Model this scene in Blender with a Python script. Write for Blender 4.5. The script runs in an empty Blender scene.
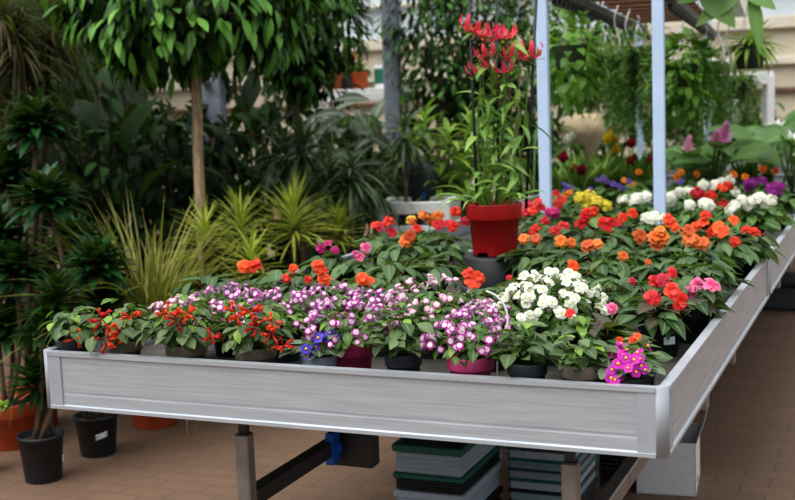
import bpy, math, random
from mathutils import Vector, Matrix, Quaternion
R = random.Random(7)
PI = math.pi
V = Vector
col = bpy.context.scene.collection
UP = V((0, 0, 1))

# ------------------------------------------------------------------ camera
F, CX, CY = 1187.0, 397.5, 250.0
def cv(px, py):
    return V(((px-CX)/F, (py-CY)/F, 1.0))
yc = cv(904, 80).normalized()                 # bench long axis in camera space (right, down, forward)
xc = -cv(-2399, 204)
xc = (xc-yc*xc.dot(yc)).normalized()          # bench front axis
zc = xc.cross(yc)
def w(c):                                     # camera space -> world direction
    return V((xc.dot(c), yc.dot(c), zc.dot(c)))
RIM, DECK = 0.94, 0.86
CAM = V((0, 0, RIM)) - w(cv(665, 388))*2.62
CAM.z = CAM.z
FWD = w(V((0, 0, 1)))
def ray(px, py): return w(cv(px, py))
def at_z(px, py, z):
    r = ray(px, py); return CAM + r*((z-CAM.z)/r.z)
def at_d(px, py, d): return CAM + ray(px, py)*d
def at_y(px, py, y):
    r = ray(px, py); return CAM + r*((y-CAM.y)/r.y)
def depth(p): return (p-CAM).dot(FWD)

cam = bpy.data.cameras.new('camera')
co = bpy.data.objects.new('camera', cam); col.objects.link(co)
rt, dn = w(V((1, 0, 0))), w(V((0, 1, 0)))
m = Matrix.Identity(4)
for i in range(3):
    m[i][0], m[i][1], m[i][2], m[i][3] = rt[i], -dn[i], -FWD[i], CAM[i]
co.matrix_world = m
cam.sensor_width = 36; cam.lens = F/795*36
cam.clip_end = 100
cam.dof.use_dof = True; cam.dof.focus_distance = 3.15; cam.dof.aperture_fstop = 4.2
bpy.context.scene.camera = co

# ------------------------------------------------------------------ materials
def rgb(r, g, b):
    f = lambda c: ((c/255+0.055)/1.055)**2.4 if c/255 > 0.04045 else c/255/12.92
    return (f(r), f(g), f(b), 1)
MATS = {}
def new_mat(name):
    mt = bpy.data.materials.new(name); mt.use_nodes = True
    nt = mt.node_tree; p = nt.nodes['Principled BSDF']
    return mt, nt, p
def nd(nt, t, **k):
    n = nt.nodes.new(t)
    for a, b in k.items(): setattr(n, a, b)
    return n
def mixc(nt, fac, a, b, mode='MIX'):
    n = nd(nt, 'ShaderNodeMix', data_type='RGBA', blend_type=mode)
    for s, v in ((0, fac), (6, a), (7, b)):
        if isinstance(v, (tuple, float, int)): n.inputs[s].default_value = v
        else: nt.links.new(v, n.inputs[s])
    return n.outputs[2]
def mathn(nt, op, a, b=0.0, clamp=False):
    n = nd(nt, 'ShaderNodeMath', operation=op, use_clamp=clamp)
    for s, v in ((0, a), (1, b)):
        if isinstance(v, (float, int)): n.inputs[s].default_value = v
        else: nt.links.new(v, n.inputs[s])
    return n.outputs[0]
def maprange(nt, v, a, b, c=0.0, d=1.0):
    n = nd(nt, 'ShaderNodeMapRange'); nt.links.new(v, n.inputs[0])
    for i, x in enumerate((a, b, c, d)): n.inputs[i+1].default_value = x
    return n.outputs[0]
def plain(name, c, rough=0.5, metal=0.0, noise=0.12, scale=30.0, spec=0.5, coat=0.0, bump=0.0, stretch=None):
    if name in MATS: return MATS[name]
    mt, nt, p = new_mat(name)
    tc = nd(nt, 'ShaderNodeTexCoord')
    n = nd(nt, 'ShaderNodeTexNoise'); n.inputs['Scale'].default_value = scale; n.inputs['Detail'].default_value = 4
    if stretch:
        mp = nd(nt, 'ShaderNodeMapping'); mp.inputs['Scale'].default_value = stretch
        nt.links.new(tc.outputs['Object'], mp.inputs[0]); nt.links.new(mp.outputs[0], n.inputs['Vector'])
    else: nt.links.new(tc.outputs['Object'], n.inputs['Vector'])
    f = maprange(nt, n.outputs['Fac'], 0.3, 0.7)
    lo = tuple(x*(1-noise) for x in c[:3])+(1,); hi = tuple(min(1, x*(1+noise)) for x in c[:3])+(1,)
    nt.links.new(mixc(nt, f, lo, hi), p.inputs['Base Color'])
    p.inputs['Roughness'].default_value = rough; p.inputs['Metallic'].default_value = metal
    p.inputs['Specular IOR Level'].default_value = spec; p.inputs['Coat Weight'].default_value = coat
    if bump:
        b = nd(nt, 'ShaderNodeBump'); b.inputs['Strength'].default_value = bump; b.inputs['Distance'].default_value = 0.01
        nt.links.new(n.outputs['Fac'], b.inputs['Height']); nt.links.new(b.outputs[0], p.inputs['Normal'])
    MATS[name] = mt
    return mt
def leafmat(name, dark, light, rib=None, edge=None, rough=0.42, trans=0.25, ribw=0.07, edgew=0.55, spec=0.4):
    if name in MATS: return MATS[name]
    mt, nt, p = new_mat(name)
    at = nd(nt, 'ShaderNodeAttribute', attribute_name='tint')
    uv = nd(nt, 'ShaderNodeUVMap', uv_map='UVMap')
    sp = nd(nt, 'ShaderNodeSeparateXYZ'); nt.links.new(uv.outputs[0], sp.inputs[0])
    au = mathn(nt, 'ABSOLUTE', mathn(nt, 'SUBTRACT', mathn(nt, 'MULTIPLY', sp.outputs[0], 2.0), 1.0))
    c = mixc(nt, at.outputs['Fac'], dark, light)
    wv = nd(nt, 'ShaderNodeTexWave'); wv.inputs['Scale'].default_value = 2.2; wv.inputs['Distortion'].default_value = 1.2
    cmb = nd(nt, 'ShaderNodeCombineXYZ')
    nt.links.new(mathn(nt, 'SUBTRACT', mathn(nt, 'MULTIPLY', sp.outputs[1], 2.0), mathn(nt, 'MULTIPLY', au, 0.6)), cmb.inputs[0])
    nt.links.new(cmb.outputs[0], wv.inputs['Vector'])
    c = mixc(nt, mathn(nt, 'MULTIPLY', wv.outputs['Fac'], 0.22), c, tuple(x*0.55 for x in dark[:3])+(1,))
    if edge: c = mixc(nt, maprange(nt, au, edgew, edgew+0.12), c, edge)
    if rib: c = mixc(nt, maprange(nt, au, ribw, ribw*2.2, 0.75, 0.0), c, rib)
    nt.links.new(c, p.inputs['Base Color'])
    p.inputs['Roughness'].default_value = rough; p.inputs['Specular IOR Level'].default_value = spec
    tr = nd(nt, 'ShaderNodeBsdfTranslucent')
    nt.links.new(mixc(nt, 0.5, c, (0.25, 0.4, 0.03, 1)), tr.inputs[0])
    mx = nd(nt, 'ShaderNodeMixShader'); mx.inputs[0].default_value = trans
    nt.links.new(p.outputs[0], mx.inputs[1]); nt.links.new(tr.outputs[0], mx.inputs[2])
    nt.links.new(mx.outputs[0], nt.nodes['Material Output'].inputs[0])
    MATS[name] = mt
    return mt
def petalmat(name, mid, edge, a=0.4, b=0.7, var=0.25):
    if name in MATS: return MATS[name]
    mt, nt, p = new_mat(name)
    uv = nd(nt, 'ShaderNodeUVMap', uv_map='UVMap')
    sp = nd(nt, 'ShaderNodeSeparateXYZ'); nt.links.new(uv.outputs[0], sp.inputs[0])
    c = mixc(nt, maprange(nt, sp.outputs[1], a, b), mid, edge)
    oi = nd(nt, 'ShaderNodeObjectInfo')
    hs = nd(nt, 'ShaderNodeHueSaturation')
    nt.links.new(maprange(nt, oi.outputs['Random'], 0, 1, 1-var, 1+var*0.6), hs.inputs['Value'])
    nt.links.new(maprange(nt, oi.outputs['Random'], 0, 1, 0.49, 0.51), hs.inputs['Hue'])
    nt.links.new(c, hs.inputs['Color'])
    at = nd(nt, 'ShaderNodeAttribute', attribute_name='tint')
    c2 = mixc(nt, maprange(nt, at.outputs['Fac'], 0, 1, 0.0, 0.3), hs.outputs[0], (0.02, 0.0, 0.0, 1), 'MULTIPLY')
    nt.links.new(c2, p.inputs['Base Color']); p.inputs['Roughness'].default_value = 0.55
    tr = nd(nt, 'ShaderNodeBsdfTranslucent'); nt.links.new(c2, tr.inputs[0])
    mx = nd(nt, 'ShaderNodeMixShader'); mx.inputs[0].default_value = 0.3
    nt.links.new(p.outputs[0], mx.inputs[1]); nt.links.new(tr.outputs[0], mx.inputs[2])
    nt.links.new(mx.outputs[0], nt.nodes['Material Output'].inputs[0])
    MATS[name] = mt
    return mt

# ------------------------------------------------------------------ mesh builder
PROF = {
    'ovate':  [0.10, 0.78, 1.0, 0.86, 0.50, 0.02],
    'lance':  [0.12, 0.62, 0.98, 0.92, 0.55, 0.02],
    'obov':   [0.15, 0.42, 0.78, 1.0, 0.92, 0.25],
    'round':  [0.30, 0.88, 1.0, 0.96, 0.72, 0.12],
    'linear': [0.55, 0.95, 1.0, 0.85, 0.55, 0.03],
    'petal':  [0.25, 0.75, 0.98, 1.0, 0.85, 0.35],
    'heart':  [0.60, 1.0, 0.98, 0.78, 0.45, 0.02],
}
class MB:
    def __init__(s):
        s.v = []; s.f = []; s.mi = []; s.uv = []; s.t = []; s.mats = []; s.sm = []
    def mat(s, mt):
        if mt not in s.mats: s.mats.append(mt)
        return s.mats.index(mt)
    def vert(s, p, u=0.5, v=0.5, t=0.5):
        s.v.append(tuple(p)); s.uv.append((u, v)); s.t.append(t); return len(s.v)-1
    def face(s, ids, mi, sm=True): s.f.append(tuple(ids)); s.mi.append(mi); s.sm.append(sm)
    def leaf(s, p, d, n, L, W, mt, prof='ovate', curl=0.6, fold=0.15, seg=5, tint=None, wave=0.0):
        mi = s.mat(mt); d = d.normalized(); sd = d.cross(n)
        if sd.length < 1e-3: sd = d.cross(V((1, 0.3, 0)))
        sd.normalize(); n = sd.cross(d).normalized()
        tint = R.random() if tint is None else tint
        pr = PROF[prof]; pos = V(p); prev = None; a0 = len(s.v)
        for i in range(seg+1):
            t = i/seg; a = curl*t
            dd = d*math.cos(a)-n*math.sin(a); nn = n*math.cos(a)+d*math.sin(a)
            if i: pos = pos+dd*(L/seg)
            x = t*5; k = min(4, int(x)); hw = (pr[k]+(pr[k+1]-pr[k])*(x-k))*W*0.5
            up = nn*(hw*fold*2)
            wv = nn*(wave*W*(R.random()-0.5)) if wave else V((0, 0, 0))
            s.vert(pos-sd*hw+up+wv, 0, t, tint); s.vert(pos, 0.5, t, tint); s.vert(pos+sd*hw+up-wv, 1, t, tint)
            if i:
                b = a0+3*i
                s.face((b-3, b-2, b+1, b), mi); s.face((b-2, b-1, b+2, b+1), mi)
    def tube(s, pts, rad, mt, n=6, tint=0.5, cap=True):
        mi = s.mat(mt); pts = [V(p) for p in pts]
        if not hasattr(rad, '__len__'): rad = [rad]*len(pts)
        rings = []; ref = V((0.31, 0.95, 0.12))
        for i, p in enumerate(pts):
            d = (pts[min(i+1, len(pts)-1)]-pts[max(i-1, 0)])
            if d.length < 1e-9: d = V((0, 0, 1))
            d.normalize(); a = d.cross(ref)
            if a.length < 0.15: a = d.cross(V((1, 0, 0)))
            a.normalize(); b = d.cross(a)
            rings.append([s.vert(p+(a*math.cos(2*PI*k/n)+b*math.sin(2*PI*k/n))*rad[i], k/n, i/max(1, len(pts)-1), tint) for k in range(n)])
        for i in range(len(pts)-1):
            for k in range(n):
                s.face((rings[i][k], rings[i][(k+1) % n], rings[i+1][(k+1) % n], rings[i+1][k]), mi)
        if cap:
            s.face(rings[0][::-1], mi); s.face(rings[-1], mi)
    def lathe(s, prof, mt, n=28, c=(0, 0, 0), tint=0.5, sm=True):
        mi = s.mat(mt); c = V(c); rings = []
        for (r, z) in prof:
            rings.append([s.vert(c+V((r*math.cos(2*PI*k/n), r*math.sin(2*PI*k/n), z)), k/n, z, tint) for k in range(n)])
        for i in range(len(prof)-1):
            for k in range(n):
                s.face((rings[i][k], rings[i][(k+1) % n], rings[i+1][(k+1) % n], rings[i+1][k]), mi, sm)
        if prof[0][0] > 1e-4: s.face(rings[0][::-1], mi, False)
        if prof[-1][0] > 1e-4: s.face(rings[-1], mi, False)
    def box(s, x0, x1, y0, y1, z0, z1, mt, bev=0.0):
        mi = s.mat(mt); b = bev
        if b <= 0:
            ids = [s.vert((x, y, z)) for z in (z0, z1) for y in (y0, y1) for x in (x0, x1)]
            for q in ((0, 2, 3, 1), (4, 5, 7, 6), (0, 1, 5, 4), (2, 6, 7, 3), (0, 4, 6, 2), (1, 3, 7, 5)):
                s.face([ids[i] for i in q], mi, False)
            return
        def ring(e, z): # octagon
            return [s.vert(q) for q in ((x0+b, y0+e, z), (x1-b, y0+e, z), (x1-e, y0+b, z), (x1-e, y1-b, z), (x1-b, y1-e, z), (x0+b, y1-e, z), (x0+e, y1-b, z), (x0+e, y0+b, z))]
        rs = [ring(b*0.9, z0), ring(0, z0+b), ring(0, z1-b), ring(b*0.9, z1)]
        for a, c in zip(rs, rs[1:]):
            for k in range(8): s.face((a[k], a[(k+1) % 8], c[(k+1) % 8], c[k]), mi, False)
        s.face(rs[0][::-1], mi, False); s.face(rs[-1], mi, False)
    def extrude(s, poly, o, u, vv, d, L, mt, sm=False):   # poly in (u,vv) plane at o, swept along d by L
        mi = s.mat(mt); o, u, vv, d = V(o), V(u), V(vv), V(d)
        a = [s.vert(o+u*x+vv*y) for x, y in poly]; b = [s.vert(o+u*x+vv*y+d*L) for x, y in poly]
        n = len(poly)
        for k in range(n): s.face((a[k], a[(k+1) % n], b[(k+1) % n], b[k]), mi, sm)
        s.face(a[::-1], mi, False); s.face(b, mi, False)
    def mesh(s, name):
        me = bpy.data.meshes.new(name); me.from_pydata(s.v, [], s.f)
        for mt in s.mats: me.materials.append(mt)
        me.polygons.foreach_set('material_index', s.mi)
        me.polygons.foreach_set('use_smooth', s.sm)
        ul = me.uv_layers.new(name='UVMap')
        vi = [0]*len(me.loops); me.loops.foreach_get('vertex_index', vi)
        ul.data.foreach_set('uv', [c for i in vi for c in s.uv[i]])
        at = me.attributes.new('tint', 'FLOAT', 'POINT'); at.data.foreach_set('value', s.t)
        me.update(); return me
    def build(s, name, parent=None, label=None, loc=None):
        return put(name, s.mesh(name), parent, label, loc)
def put(name, me, parent=None, label=None, loc=None):
    o = bpy.data.objects.new(name, me); col.objects.link(o); o.parent = parent
    if label: o['label'] = label
    if loc is not None: o.location = loc
    return o
def tag(o, label=None, cat=None, group=None, kind=None):
    for k, v in (('label', label), ('category', cat), ('group', group), ('kind', kind)):
        if v: o[k] = v
    return o
def thing(name, loc, label, cat, group=None, rz=0):
    o = bpy.data.objects.new(name, None); col.objects.link(o); o.location = loc; o.rotation_euler = (0, 0, rz)
    o.empty_display_size = 0.05
    return tag(o, label, cat, group)
def copy_tree(o, parent=None):
    c = o.copy(); col.objects.link(c); c.parent = parent
    for ch in list(o.children): copy_tree(ch, c)
    return c
def facing(n, spin=None):
    n = n.normalized(); q = UP.rotation_difference(n)
    return (q @ Quaternion(UP, R.uniform(0, 2*PI) if spin is None else spin)).to_euler()
def rdir(lo=-1.0, hi=1.0):
    z = R.uniform(lo, hi); a = R.uniform(0, 2*PI); r = math.sqrt(max(0, 1-z*z))
    return V((r*math.cos(a), r*math.sin(a), z))

# colours
alu = plain('brushed_aluminium', rgb(186, 192, 199), 0.36, 0.4, 0.13, 4, stretch=(1.2, 1.2, 40))
alu2 = plain('bright_aluminium', rgb(168, 173, 180), 0.7, 0.3, 0.05, 20)
steel = plain('galvanised_steel', rgb(150, 146, 142), 0.42, 0.7, 0.15, 18)
dsteel = plain('dark_steel', rgb(70, 70, 72), 0.45, 0.6, 0.15, 18)
column_m = plain('grey_column_paint', rgb(128, 134, 146), 0.6, 0.0, 0.25, 14)
post_m = plain('pale_post_paint', rgb(196, 216, 244), 0.45, 0.0, 0.05, 8)
white_m = plain('white_paint', rgb(225, 226, 224), 0.5, 0.0, 0.05)
black_p = plain('black_plastic', rgb(36, 38, 42), 0.5, 0, 0.15)
dgrey_p = plain('dark_grey_plastic', rgb(66, 70, 76), 0.55, 0, 0.12)
taupe_p = plain('taupe_plastic', rgb(146, 132, 120), 0.6, 0, 0.12)
mag_p = plain('magenta_plastic', rgb(184, 54, 104), 0.5, 0, 0.12)
pink_p = plain('pink_plastic', rgb(228, 92, 146), 0.5, 0, 0.1)
red_p = plain('red_plastic', rgb(188, 32, 34), 0.45, 0, 0.06)
terra = plain('terracotta', rgb(176, 82, 44), 0.75, 0, 0.15)
soil = plain('soil', rgb(48, 36, 28), 0.95, 0, 0.5, 60, bump=0.5)
mat_black = plain('bench_mat', rgb(74, 70, 66), 0.9, 0, 0.35, 25)
blue_m = plain('blue_plastic', rgb(24, 104, 196), 0.4, 0, 0.05)
green_p = plain('green_plastic', rgb(34, 104, 88), 0.5, 0, 0.08)
pale_p = plain('pale_grey_plastic', rgb(178, 190, 204), 0.55, 0, 0.06)
card_m = plain('white_card', rgb(222, 222, 224), 0.7, 0, 0.05)
label_m = plain('paper_label', rgb(232, 236, 240), 0.7, 0, 0.03)
ink = plain('label_ink', rgb(70, 72, 76), 0.7, 0, 0.03)
bark = plain('bark', rgb(170, 148, 122), 0.9, 0, 0.45, 16, bump=0.6, stretch=(3, 3, 0.8))
dbark = plain('dark_bark', rgb(84, 70, 54), 0.9, 0, 0.4, 20, bump=0.6)
stem_g = plain('green_stem', rgb(92, 120, 58), 0.6, 0, 0.2)
stem_r = plain('reddish_stem', rgb(110, 70, 52), 0.6, 0, 0.2)
wood_b = plain('brown_slats', rgb(104, 68, 50), 0.75, 0, 0.3, 8, stretch=(1, 12, 12))
yellow_c = plain('yellow_centre', rgb(240, 200, 40), 0.6, 0, 0.1)

L_grey = leafmat('leaf_grey_green', rgb(68, 92, 56), rgb(122, 142, 96), rib=rgb(128, 148, 108))
L_mid = leafmat('leaf_mid_green', rgb(58, 92, 48), rgb(112, 150, 74), rib=rgb(140, 170, 110))
L_lite = leafmat('leaf_light_green', rgb(84, 122, 48), rgb(150, 186, 84), rib=rgb(150, 180, 100))
L_imp = leafmat('leaf_impatiens', rgb(48, 78, 44), rgb(104, 134, 82), rib=rgb(126, 146, 104))
L_bronze = leafmat('leaf_bronze', rgb(44, 46, 38), rgb(96, 92, 70), rib=rgb(130, 90, 80))
L_viol = leafmat('leaf_violet', rgb(78, 98, 72), rgb(132, 150, 118), rib=rgb(150, 165, 140), rough=0.7)
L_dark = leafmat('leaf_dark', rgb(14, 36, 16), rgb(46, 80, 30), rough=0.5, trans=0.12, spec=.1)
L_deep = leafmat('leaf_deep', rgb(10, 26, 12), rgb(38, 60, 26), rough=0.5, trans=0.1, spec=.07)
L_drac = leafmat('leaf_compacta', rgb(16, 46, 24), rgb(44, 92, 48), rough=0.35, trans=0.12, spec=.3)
L_tree = leafmat('leaf_tree', rgb(34, 74, 24), rgb(128, 188, 80), rib=rgb(130, 170, 90), rough=0.4, trans=0.22, spec=.3)
L_fic = leafmat('leaf_ficus', rgb(26, 58, 22), rgb(90, 140, 60), rough=0.45, trans=0.25, spec=.25)
L_var = leafmat('leaf_variegated', rgb(76, 118, 34), rgb(150, 180, 56), edge=rgb(226, 226, 110), edgew=0.5, trans=0.25)
L_gras = leafmat('leaf_grass', rgb(84, 96, 36), rgb(172, 164, 84), edge=rgb(176, 172, 92), edgew=0.6)
L_dry = leafmat('leaf_dry', rgb(56, 54, 36), rgb(116, 106, 80), rough=0.6, spec=.15)
L_calat = leafmat('leaf_silvery', rgb(44, 60, 46), rgb(104, 118, 100), rib=rgb(150, 160, 140), ribw=0.15)
L_lime = leafmat('leaf_lime', rgb(104, 146, 52), rgb(186, 212, 100), rib=rgb(90, 130, 50), trans=0.35)
L_hang = leafmat('leaf_hanging', rgb(70, 118, 44), rgb(140, 190, 80), trans=0.4)
L_fern = leafmat('leaf_trailing', rgb(84, 128, 62), rgb(146, 184, 104), trans=0.4)
L_big = leafmat('leaf_big', rgb(88, 134, 70), rgb(140, 180, 108), rib=rgb(150, 180, 120), trans=0.35)
L_glor = leafmat('leaf_lily', rgb(84, 130, 54), rgb(156, 192, 100), rib=rgb(160, 190, 110), trans=0.3)

# ------------------------------------------------------------------ setting
fm, nt, p = new_mat('brick_paving')
tc = nd(nt, 'ShaderNodeTexCoord'); mp = nd(nt, 'ShaderNodeMapping'); mp.inputs['Rotation'].default_value = (0, 0, 0.0)
nt.links.new(tc.outputs['Object'], mp.inputs[0])
br = nd(nt, 'ShaderNodeTexBrick'); br.inputs['Scale'].default_value = 1.0
br.inputs['Brick Width'].default_value = 0.21; br.inputs['Row Height'].default_value = 0.105
br.inputs['Mortar Size'].default_value = 0.004; br.inputs['Mortar Smooth'].default_value = 0.4
br.inputs['Color1'].default_value = rgb(120, 96, 78); br.inputs['Color2'].default_value = rgb(112, 89, 72); br.inputs['Mortar'].default_value = rgb(92, 74, 60)
nt.links.new(mp.outputs[0], br.inputs['Vector'])
nz = nd(nt, 'ShaderNodeTexNoise'); nz.inputs['Scale'].default_value = 2.5; nz.inputs['Detail'].default_value = 6
nt.links.new(tc.outputs['Object'], nz.inputs['Vector'])
nt.links.new(mixc(nt, maprange(nt, nz.outputs['Fac'], 0.3, 0.75, 0.0, 0.45), br.outputs['Color'], rgb(104, 82, 68)), p.inputs['Base Color'])
p.inputs['Roughness'].default_value = 0.65
bm_ = nd(nt, 'ShaderNodeBump'); bm_.inputs['Strength'].default_value = 0.35; bm_.inputs['Distance'].default_value = 0.004
nt.links.new(br.outputs['Fac'], bm_.inputs['Height']); bm_.invert = True; nt.links.new(bm_.outputs[0], p.inputs['Normal'])
b = MB(); b.box(-15, 6, -6, 16, -0.1, 0, fm); tag(b.build('floor'), kind='structure')

cream = plain('cream_panel', rgb(196, 188, 168), 0.7, 0, 0.08, 3)
cream2 = plain('cream_rail', rgb(214, 208, 190), 0.6, 0, 0.05, 3)
glass = plain('frosted_glass', rgb(206, 216, 224), 0.35, 0, 0.06, 2)
brownm = plain('brown_rail', rgb(110, 86, 66), 0.7, 0, 0.2, 5)
YB = 14.0
b = MB(); b.box(-15, 6, YB, YB+0.12, 0, 2.35, cream); tag(b.build('wall_back'), kind='structure')
b = MB(); b.box(-11.12, -11, -6, YB, 0, 4.0, plain('green_grey_wall', rgb(70, 82, 66), 0.8, 0, 0.3, 3)); tag(b.build('wall_left'), kind='structure')
k = 0
for z0, h, mt in ((0.55, .07, brownm), (1.05, .06, brownm), (1.5, .06, brownm), (1.86, .10, cream2), (2.33, .16, cream2), (2.95, .05, cream2)):
    k += 1; b = MB(); b.box(-15, 6, YB-0.08, YB-0.002, z0, z0+h, mt, 0.01); tag(b.build('trim_%d' % k), kind='structure')
for i in range(7):
    x0 = -15+i*3.0
    b = MB(); b.box(x0+.04, x0+2.96, YB+.02, YB+.05, 2.5, 4.2, glass)
    wn = tag(b.build('window_%d' % (i+1)), kind='structure')
    b = MB(); b.box(x0-.04, x0+.04, YB-.03, YB+.09, 2.49, 4.25, cream2); b.box(x0+.04, x0+2.96, YB-.02, YB+.08, 4.2, 4.28, cream2)
    b.box(x0+1.46, x0+1.54, YB-.02, YB+.08, 2.49, 4.2, cream2); b.build('window_frame', wn)
cols = [(392, 60, 9.5, .067), (215, 110, 8.6, .07)]
for i, (px, py, d, r) in enumerate(cols):
    q = at_d(px, py, d); b = MB()
    b.box(-r, r, -r, r, 0, 4.4, column_m, 0.012); b.box(-r*1.6, r*1.6, -r*1.6, r*1.6, 0, 0.02, column_m)
    o = b.build('column', None, None, (q.x, q.y, 0)); o.rotation_euler.z = 0.25
    tag(o, ['tall grey painted steel column right of the second tree', 'tall dark grey column directly behind the nearest tree trunk'][i], 'column')

# ------------------------------------------------------------------ benches
BW, BL, PH = 1.71, 2.17, 0.16
def bench(y0, label, xleg=-.252):
    t = thing('display_bench', (0, y0, 0), label, 'bench', 'aluminium plant benches in a row')
    z = RIM-PH
    prof = [(-.004, 0), (.008, 0), (.008, .009), (.002, .012), (.002, .040), (.0012, .043), (.0012, .047), (.002, .050), (.0014, .10), (.002, .147), (.008, .149), (.008, .160), (-.016, .160), (-.016, .152), (-.004, .149)]
    c = .02
    def panel(name, o, u, d, L):
        b = MB(); b.extrude(prof, o, u, UP, d, L, alu); return b.build(name, t)
    panel('front_panel', (-c, 0, z), (0, -1, 0), (-1, 0, 0), BW-2*c)
    panel('back_panel', (-c, BL, z), (0, 1, 0), (-1, 0, 0), BW-2*c)
    panel('side_panel', (0, c, z), (1, 0, 0), (0, 1, 0), BL-2*c)
    panel('side_panel', (-BW, c, z), (-1, 0, 0), (0, 1, 0), BL-2*c)
    for cx, cy, a0 in ((-c, c, -PI/2), (-c, BL-c, 0), (-BW+c, c, PI), (-BW+c, BL-c, PI/2)):
        b = MB(); poly = []
        for k in range(9):
            a = a0+k*PI/16; poly.append(((c+.006)*math.cos(a), (c+.006)*math.sin(a)))
        for k in range(8, -1, -1):
            a = a0+k*PI/16; poly.append(((c-.016)*math.cos(a), (c-.016)*math.sin(a)))
        b.extrude(poly, (cx, cy, z-.001), (1, 0, 0), (0, 1, 0), UP, PH+.002, alu2, True); 
        # flat wings of the corner casting
        e = V((math.cos(a0), math.sin(a0), 0)); e2 = V((-math.sin(a0), math.cos(a0), 0))
        for n_, s_ in ((e, -e2), (e2, -e)):
            o = V((cx, cy, z-.001))+n_*(c+.006)
            b.extrude([(0, 0), (0, .042), (-.012, .042), (-.012, 0)], o, n_, s_, UP, PH+.002, alu2)
        b.build('corner_cap', t)
    b = MB(); b.box(-BW+.01, -.01, .01, BL-.01, DECK-.012, DECK, mat_black); b.build('bench_deck', t)
    for y in (.83, 1.43):
        b = MB(); b.box(-BW+.12, -.035, y-.022, y+.022, z-.06, DECK-.013, steel, .004); b.box(-.075, -.03, y-.024, y+.024, z-.105, z-.055, steel, .004); b.build('cross_tube', t)
    for x, xr in ((-1.158, -1.158), (xleg, -.66)):
        for y in (.13, 2.02):
            if y > 1: x = xr
            b = MB(); b.box(x-.02, x+.02, y-.02, y+.02, 0, z-.068, steel, .004)
            b.box(x-.05, x+.05, y-.05, y+.05, 0, .008, steel)
            g = b.build('leg', t)
            b = MB(); b.box(x-.012, x+.012, y-.012, y+.012, z-.068, DECK-.013, dsteel, .003); b.build('bolt', g)
        xf = -1.158 if xr < -1 else xleg+.027; b = MB(); b.box(xf-.02, xf+.02, .152, 2.14, .50, .55, dsteel if xr < -1 else steel, .004); b.build('cross_rail', t)
    return t
benches = [bench(0, 'near silver aluminium bench facing the camera, loaded with small potted flowers')]
LB = ['second silver bench, directly beyond the near bench, holding red and orange flowers', 'third silver bench, under the hanging baskets', 'farthest silver bench at the end of the row']
for i in range(3):
    o = bench(BL+.016, '', -.85) if i == 0 else copy_tree(benches[1]); o.location = (0, (i+1)*(BL+.016), 0); o['label'] = LB[i]; benches.append(o)
# blue clamp knob under the near bench
b0 = benches[0]
q = at_d(350, 447, 3.75)
b = MB(); b.box(q.x-.06, q.x+.09, q.y-.03, q.y+.03, q.z-.055, DECK-.013, dsteel, .006); cl = b.build('clamp_bracket', b0)
b = MB(); k = at_d(333, 447, 3.7)
b.extrude([(-.012, -.05), (.012, -.05), (.018, 0), (.014, .05), (-.010, .05), (-.012, 0)], k-V((0, .03, 0)), (1, 0, 0), UP, (0, 1, 0), .05, blue_m)
b.box(k.x-.012, q.x, k.y-.01, k.y+.01, k.z-.015, k.z+.015, blue_m)
b.build('clamp_handle', cl, 'bright blue clamp handle')

# ------------------------------------------------------------------ under the bench
def crate(loc, wx, wy, h, body, rimc, label, group, rz=0):
    t = thing('plant_crate', loc, label, 'crate', group, rz)
    b = MB(); bx, by = wx/2, wy/2; n = 5; hb = h-.012
    for k in range(n):                                   # ribbed body
        z0 = k*hb/n; z1 = (k+1)*hb/n
        b.box(-bx+.007, bx-.007, -by+.007, by-.007, z0, z0+(z1-z0)*.4, body, .003); b.box(-bx+.002, bx-.002, -by+.002, by-.002, z0+(z1-z0)*.35, z1, body, .005)
    b.build('crate_body', t)
    b = MB(); rh = min(.026, h*.3); e = .014
    for (x0, x1, y0, y1) in ((-bx-.005, bx+.005, -by-.005, -by+e), (-bx-.005, bx+.005, by-e, by+.005), (-bx-.005, -bx+e, -by+e, by-e), (bx-e, bx+.005, -by+e, by-e)):
        b.box(x0, x1, y0, y1, h-rh, h, rimc, .004)
    b.build('crate_rim', t)
    b = MB(); b.box(-bx+e, bx-e, -by+e, by-e, h-.013, h-.008, black_p); b.build('crate_shade_fill', t)  # black sheet just below the rim paints the shaded inside of an open crate
    return t
lite2 = plain('pale_teal_plastic', rgb(150, 178, 186), .5, 0, .06)
def stack(px, py, d, wx, wy, seq, place, grp):
    q = at_d(px, py, d); z = 0
    tot = sum(x[2] for x in seq); sc = q.z/tot
    for i, (body, rimc, h, nm) in enumerate(seq):
        crate((q.x+wx/2, q.y+wy/2, z), wx, wy, h*sc, body, rimc, nm+' '+place, grp); z += h*sc+.0005
G_ = 'crates under the near bench'
stack(393, 444, 4.1, .25, .42, [(black_p, black_p, .15, 'black plant crate, lowest of'), (pale_p, pale_p, .095, 'pale ribbed crate, second lowest of'), (black_p, green_p, .06, 'shallow black crate with thin green rim, in'), (pale_p, green_p, .10, 'pale ribbed crate with green rim, topmost of')],
      'the left crate stack under the near bench', G_)
stack(508, 447, 4.35, .24, .36, [(black_p, black_p, .14, 'black crate, lowest of'), (lite2, black_p, .055, 'pale teal crate, second lowest of'), (pale_p, green_p, .05, 'pale crate with green rim, third from floor in'), (pale_p, dgrey_p, .045, 'pale crate with dark rim, third from top in'), (lite2, green_p, .045, 'pale teal crate with green rim, second from top in'), (pale_p, dgrey_p, .05, 'pale crate with dark grey rim, topmost of')],
      'the middle crate stack', G_)
stack(588, 456, 4.9, .15, .28, [(black_p, black_p, .2, 'black crate, lowest of'), (pale_p, black_p, .055, 'pale crate with black rim, second in'), (pale_p, black_p, .055, 'pale crate with black rim, topmost of')],
      'the right crate stack nearest the white box', G_)
q = at_d(669, 481, 4.84)
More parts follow.
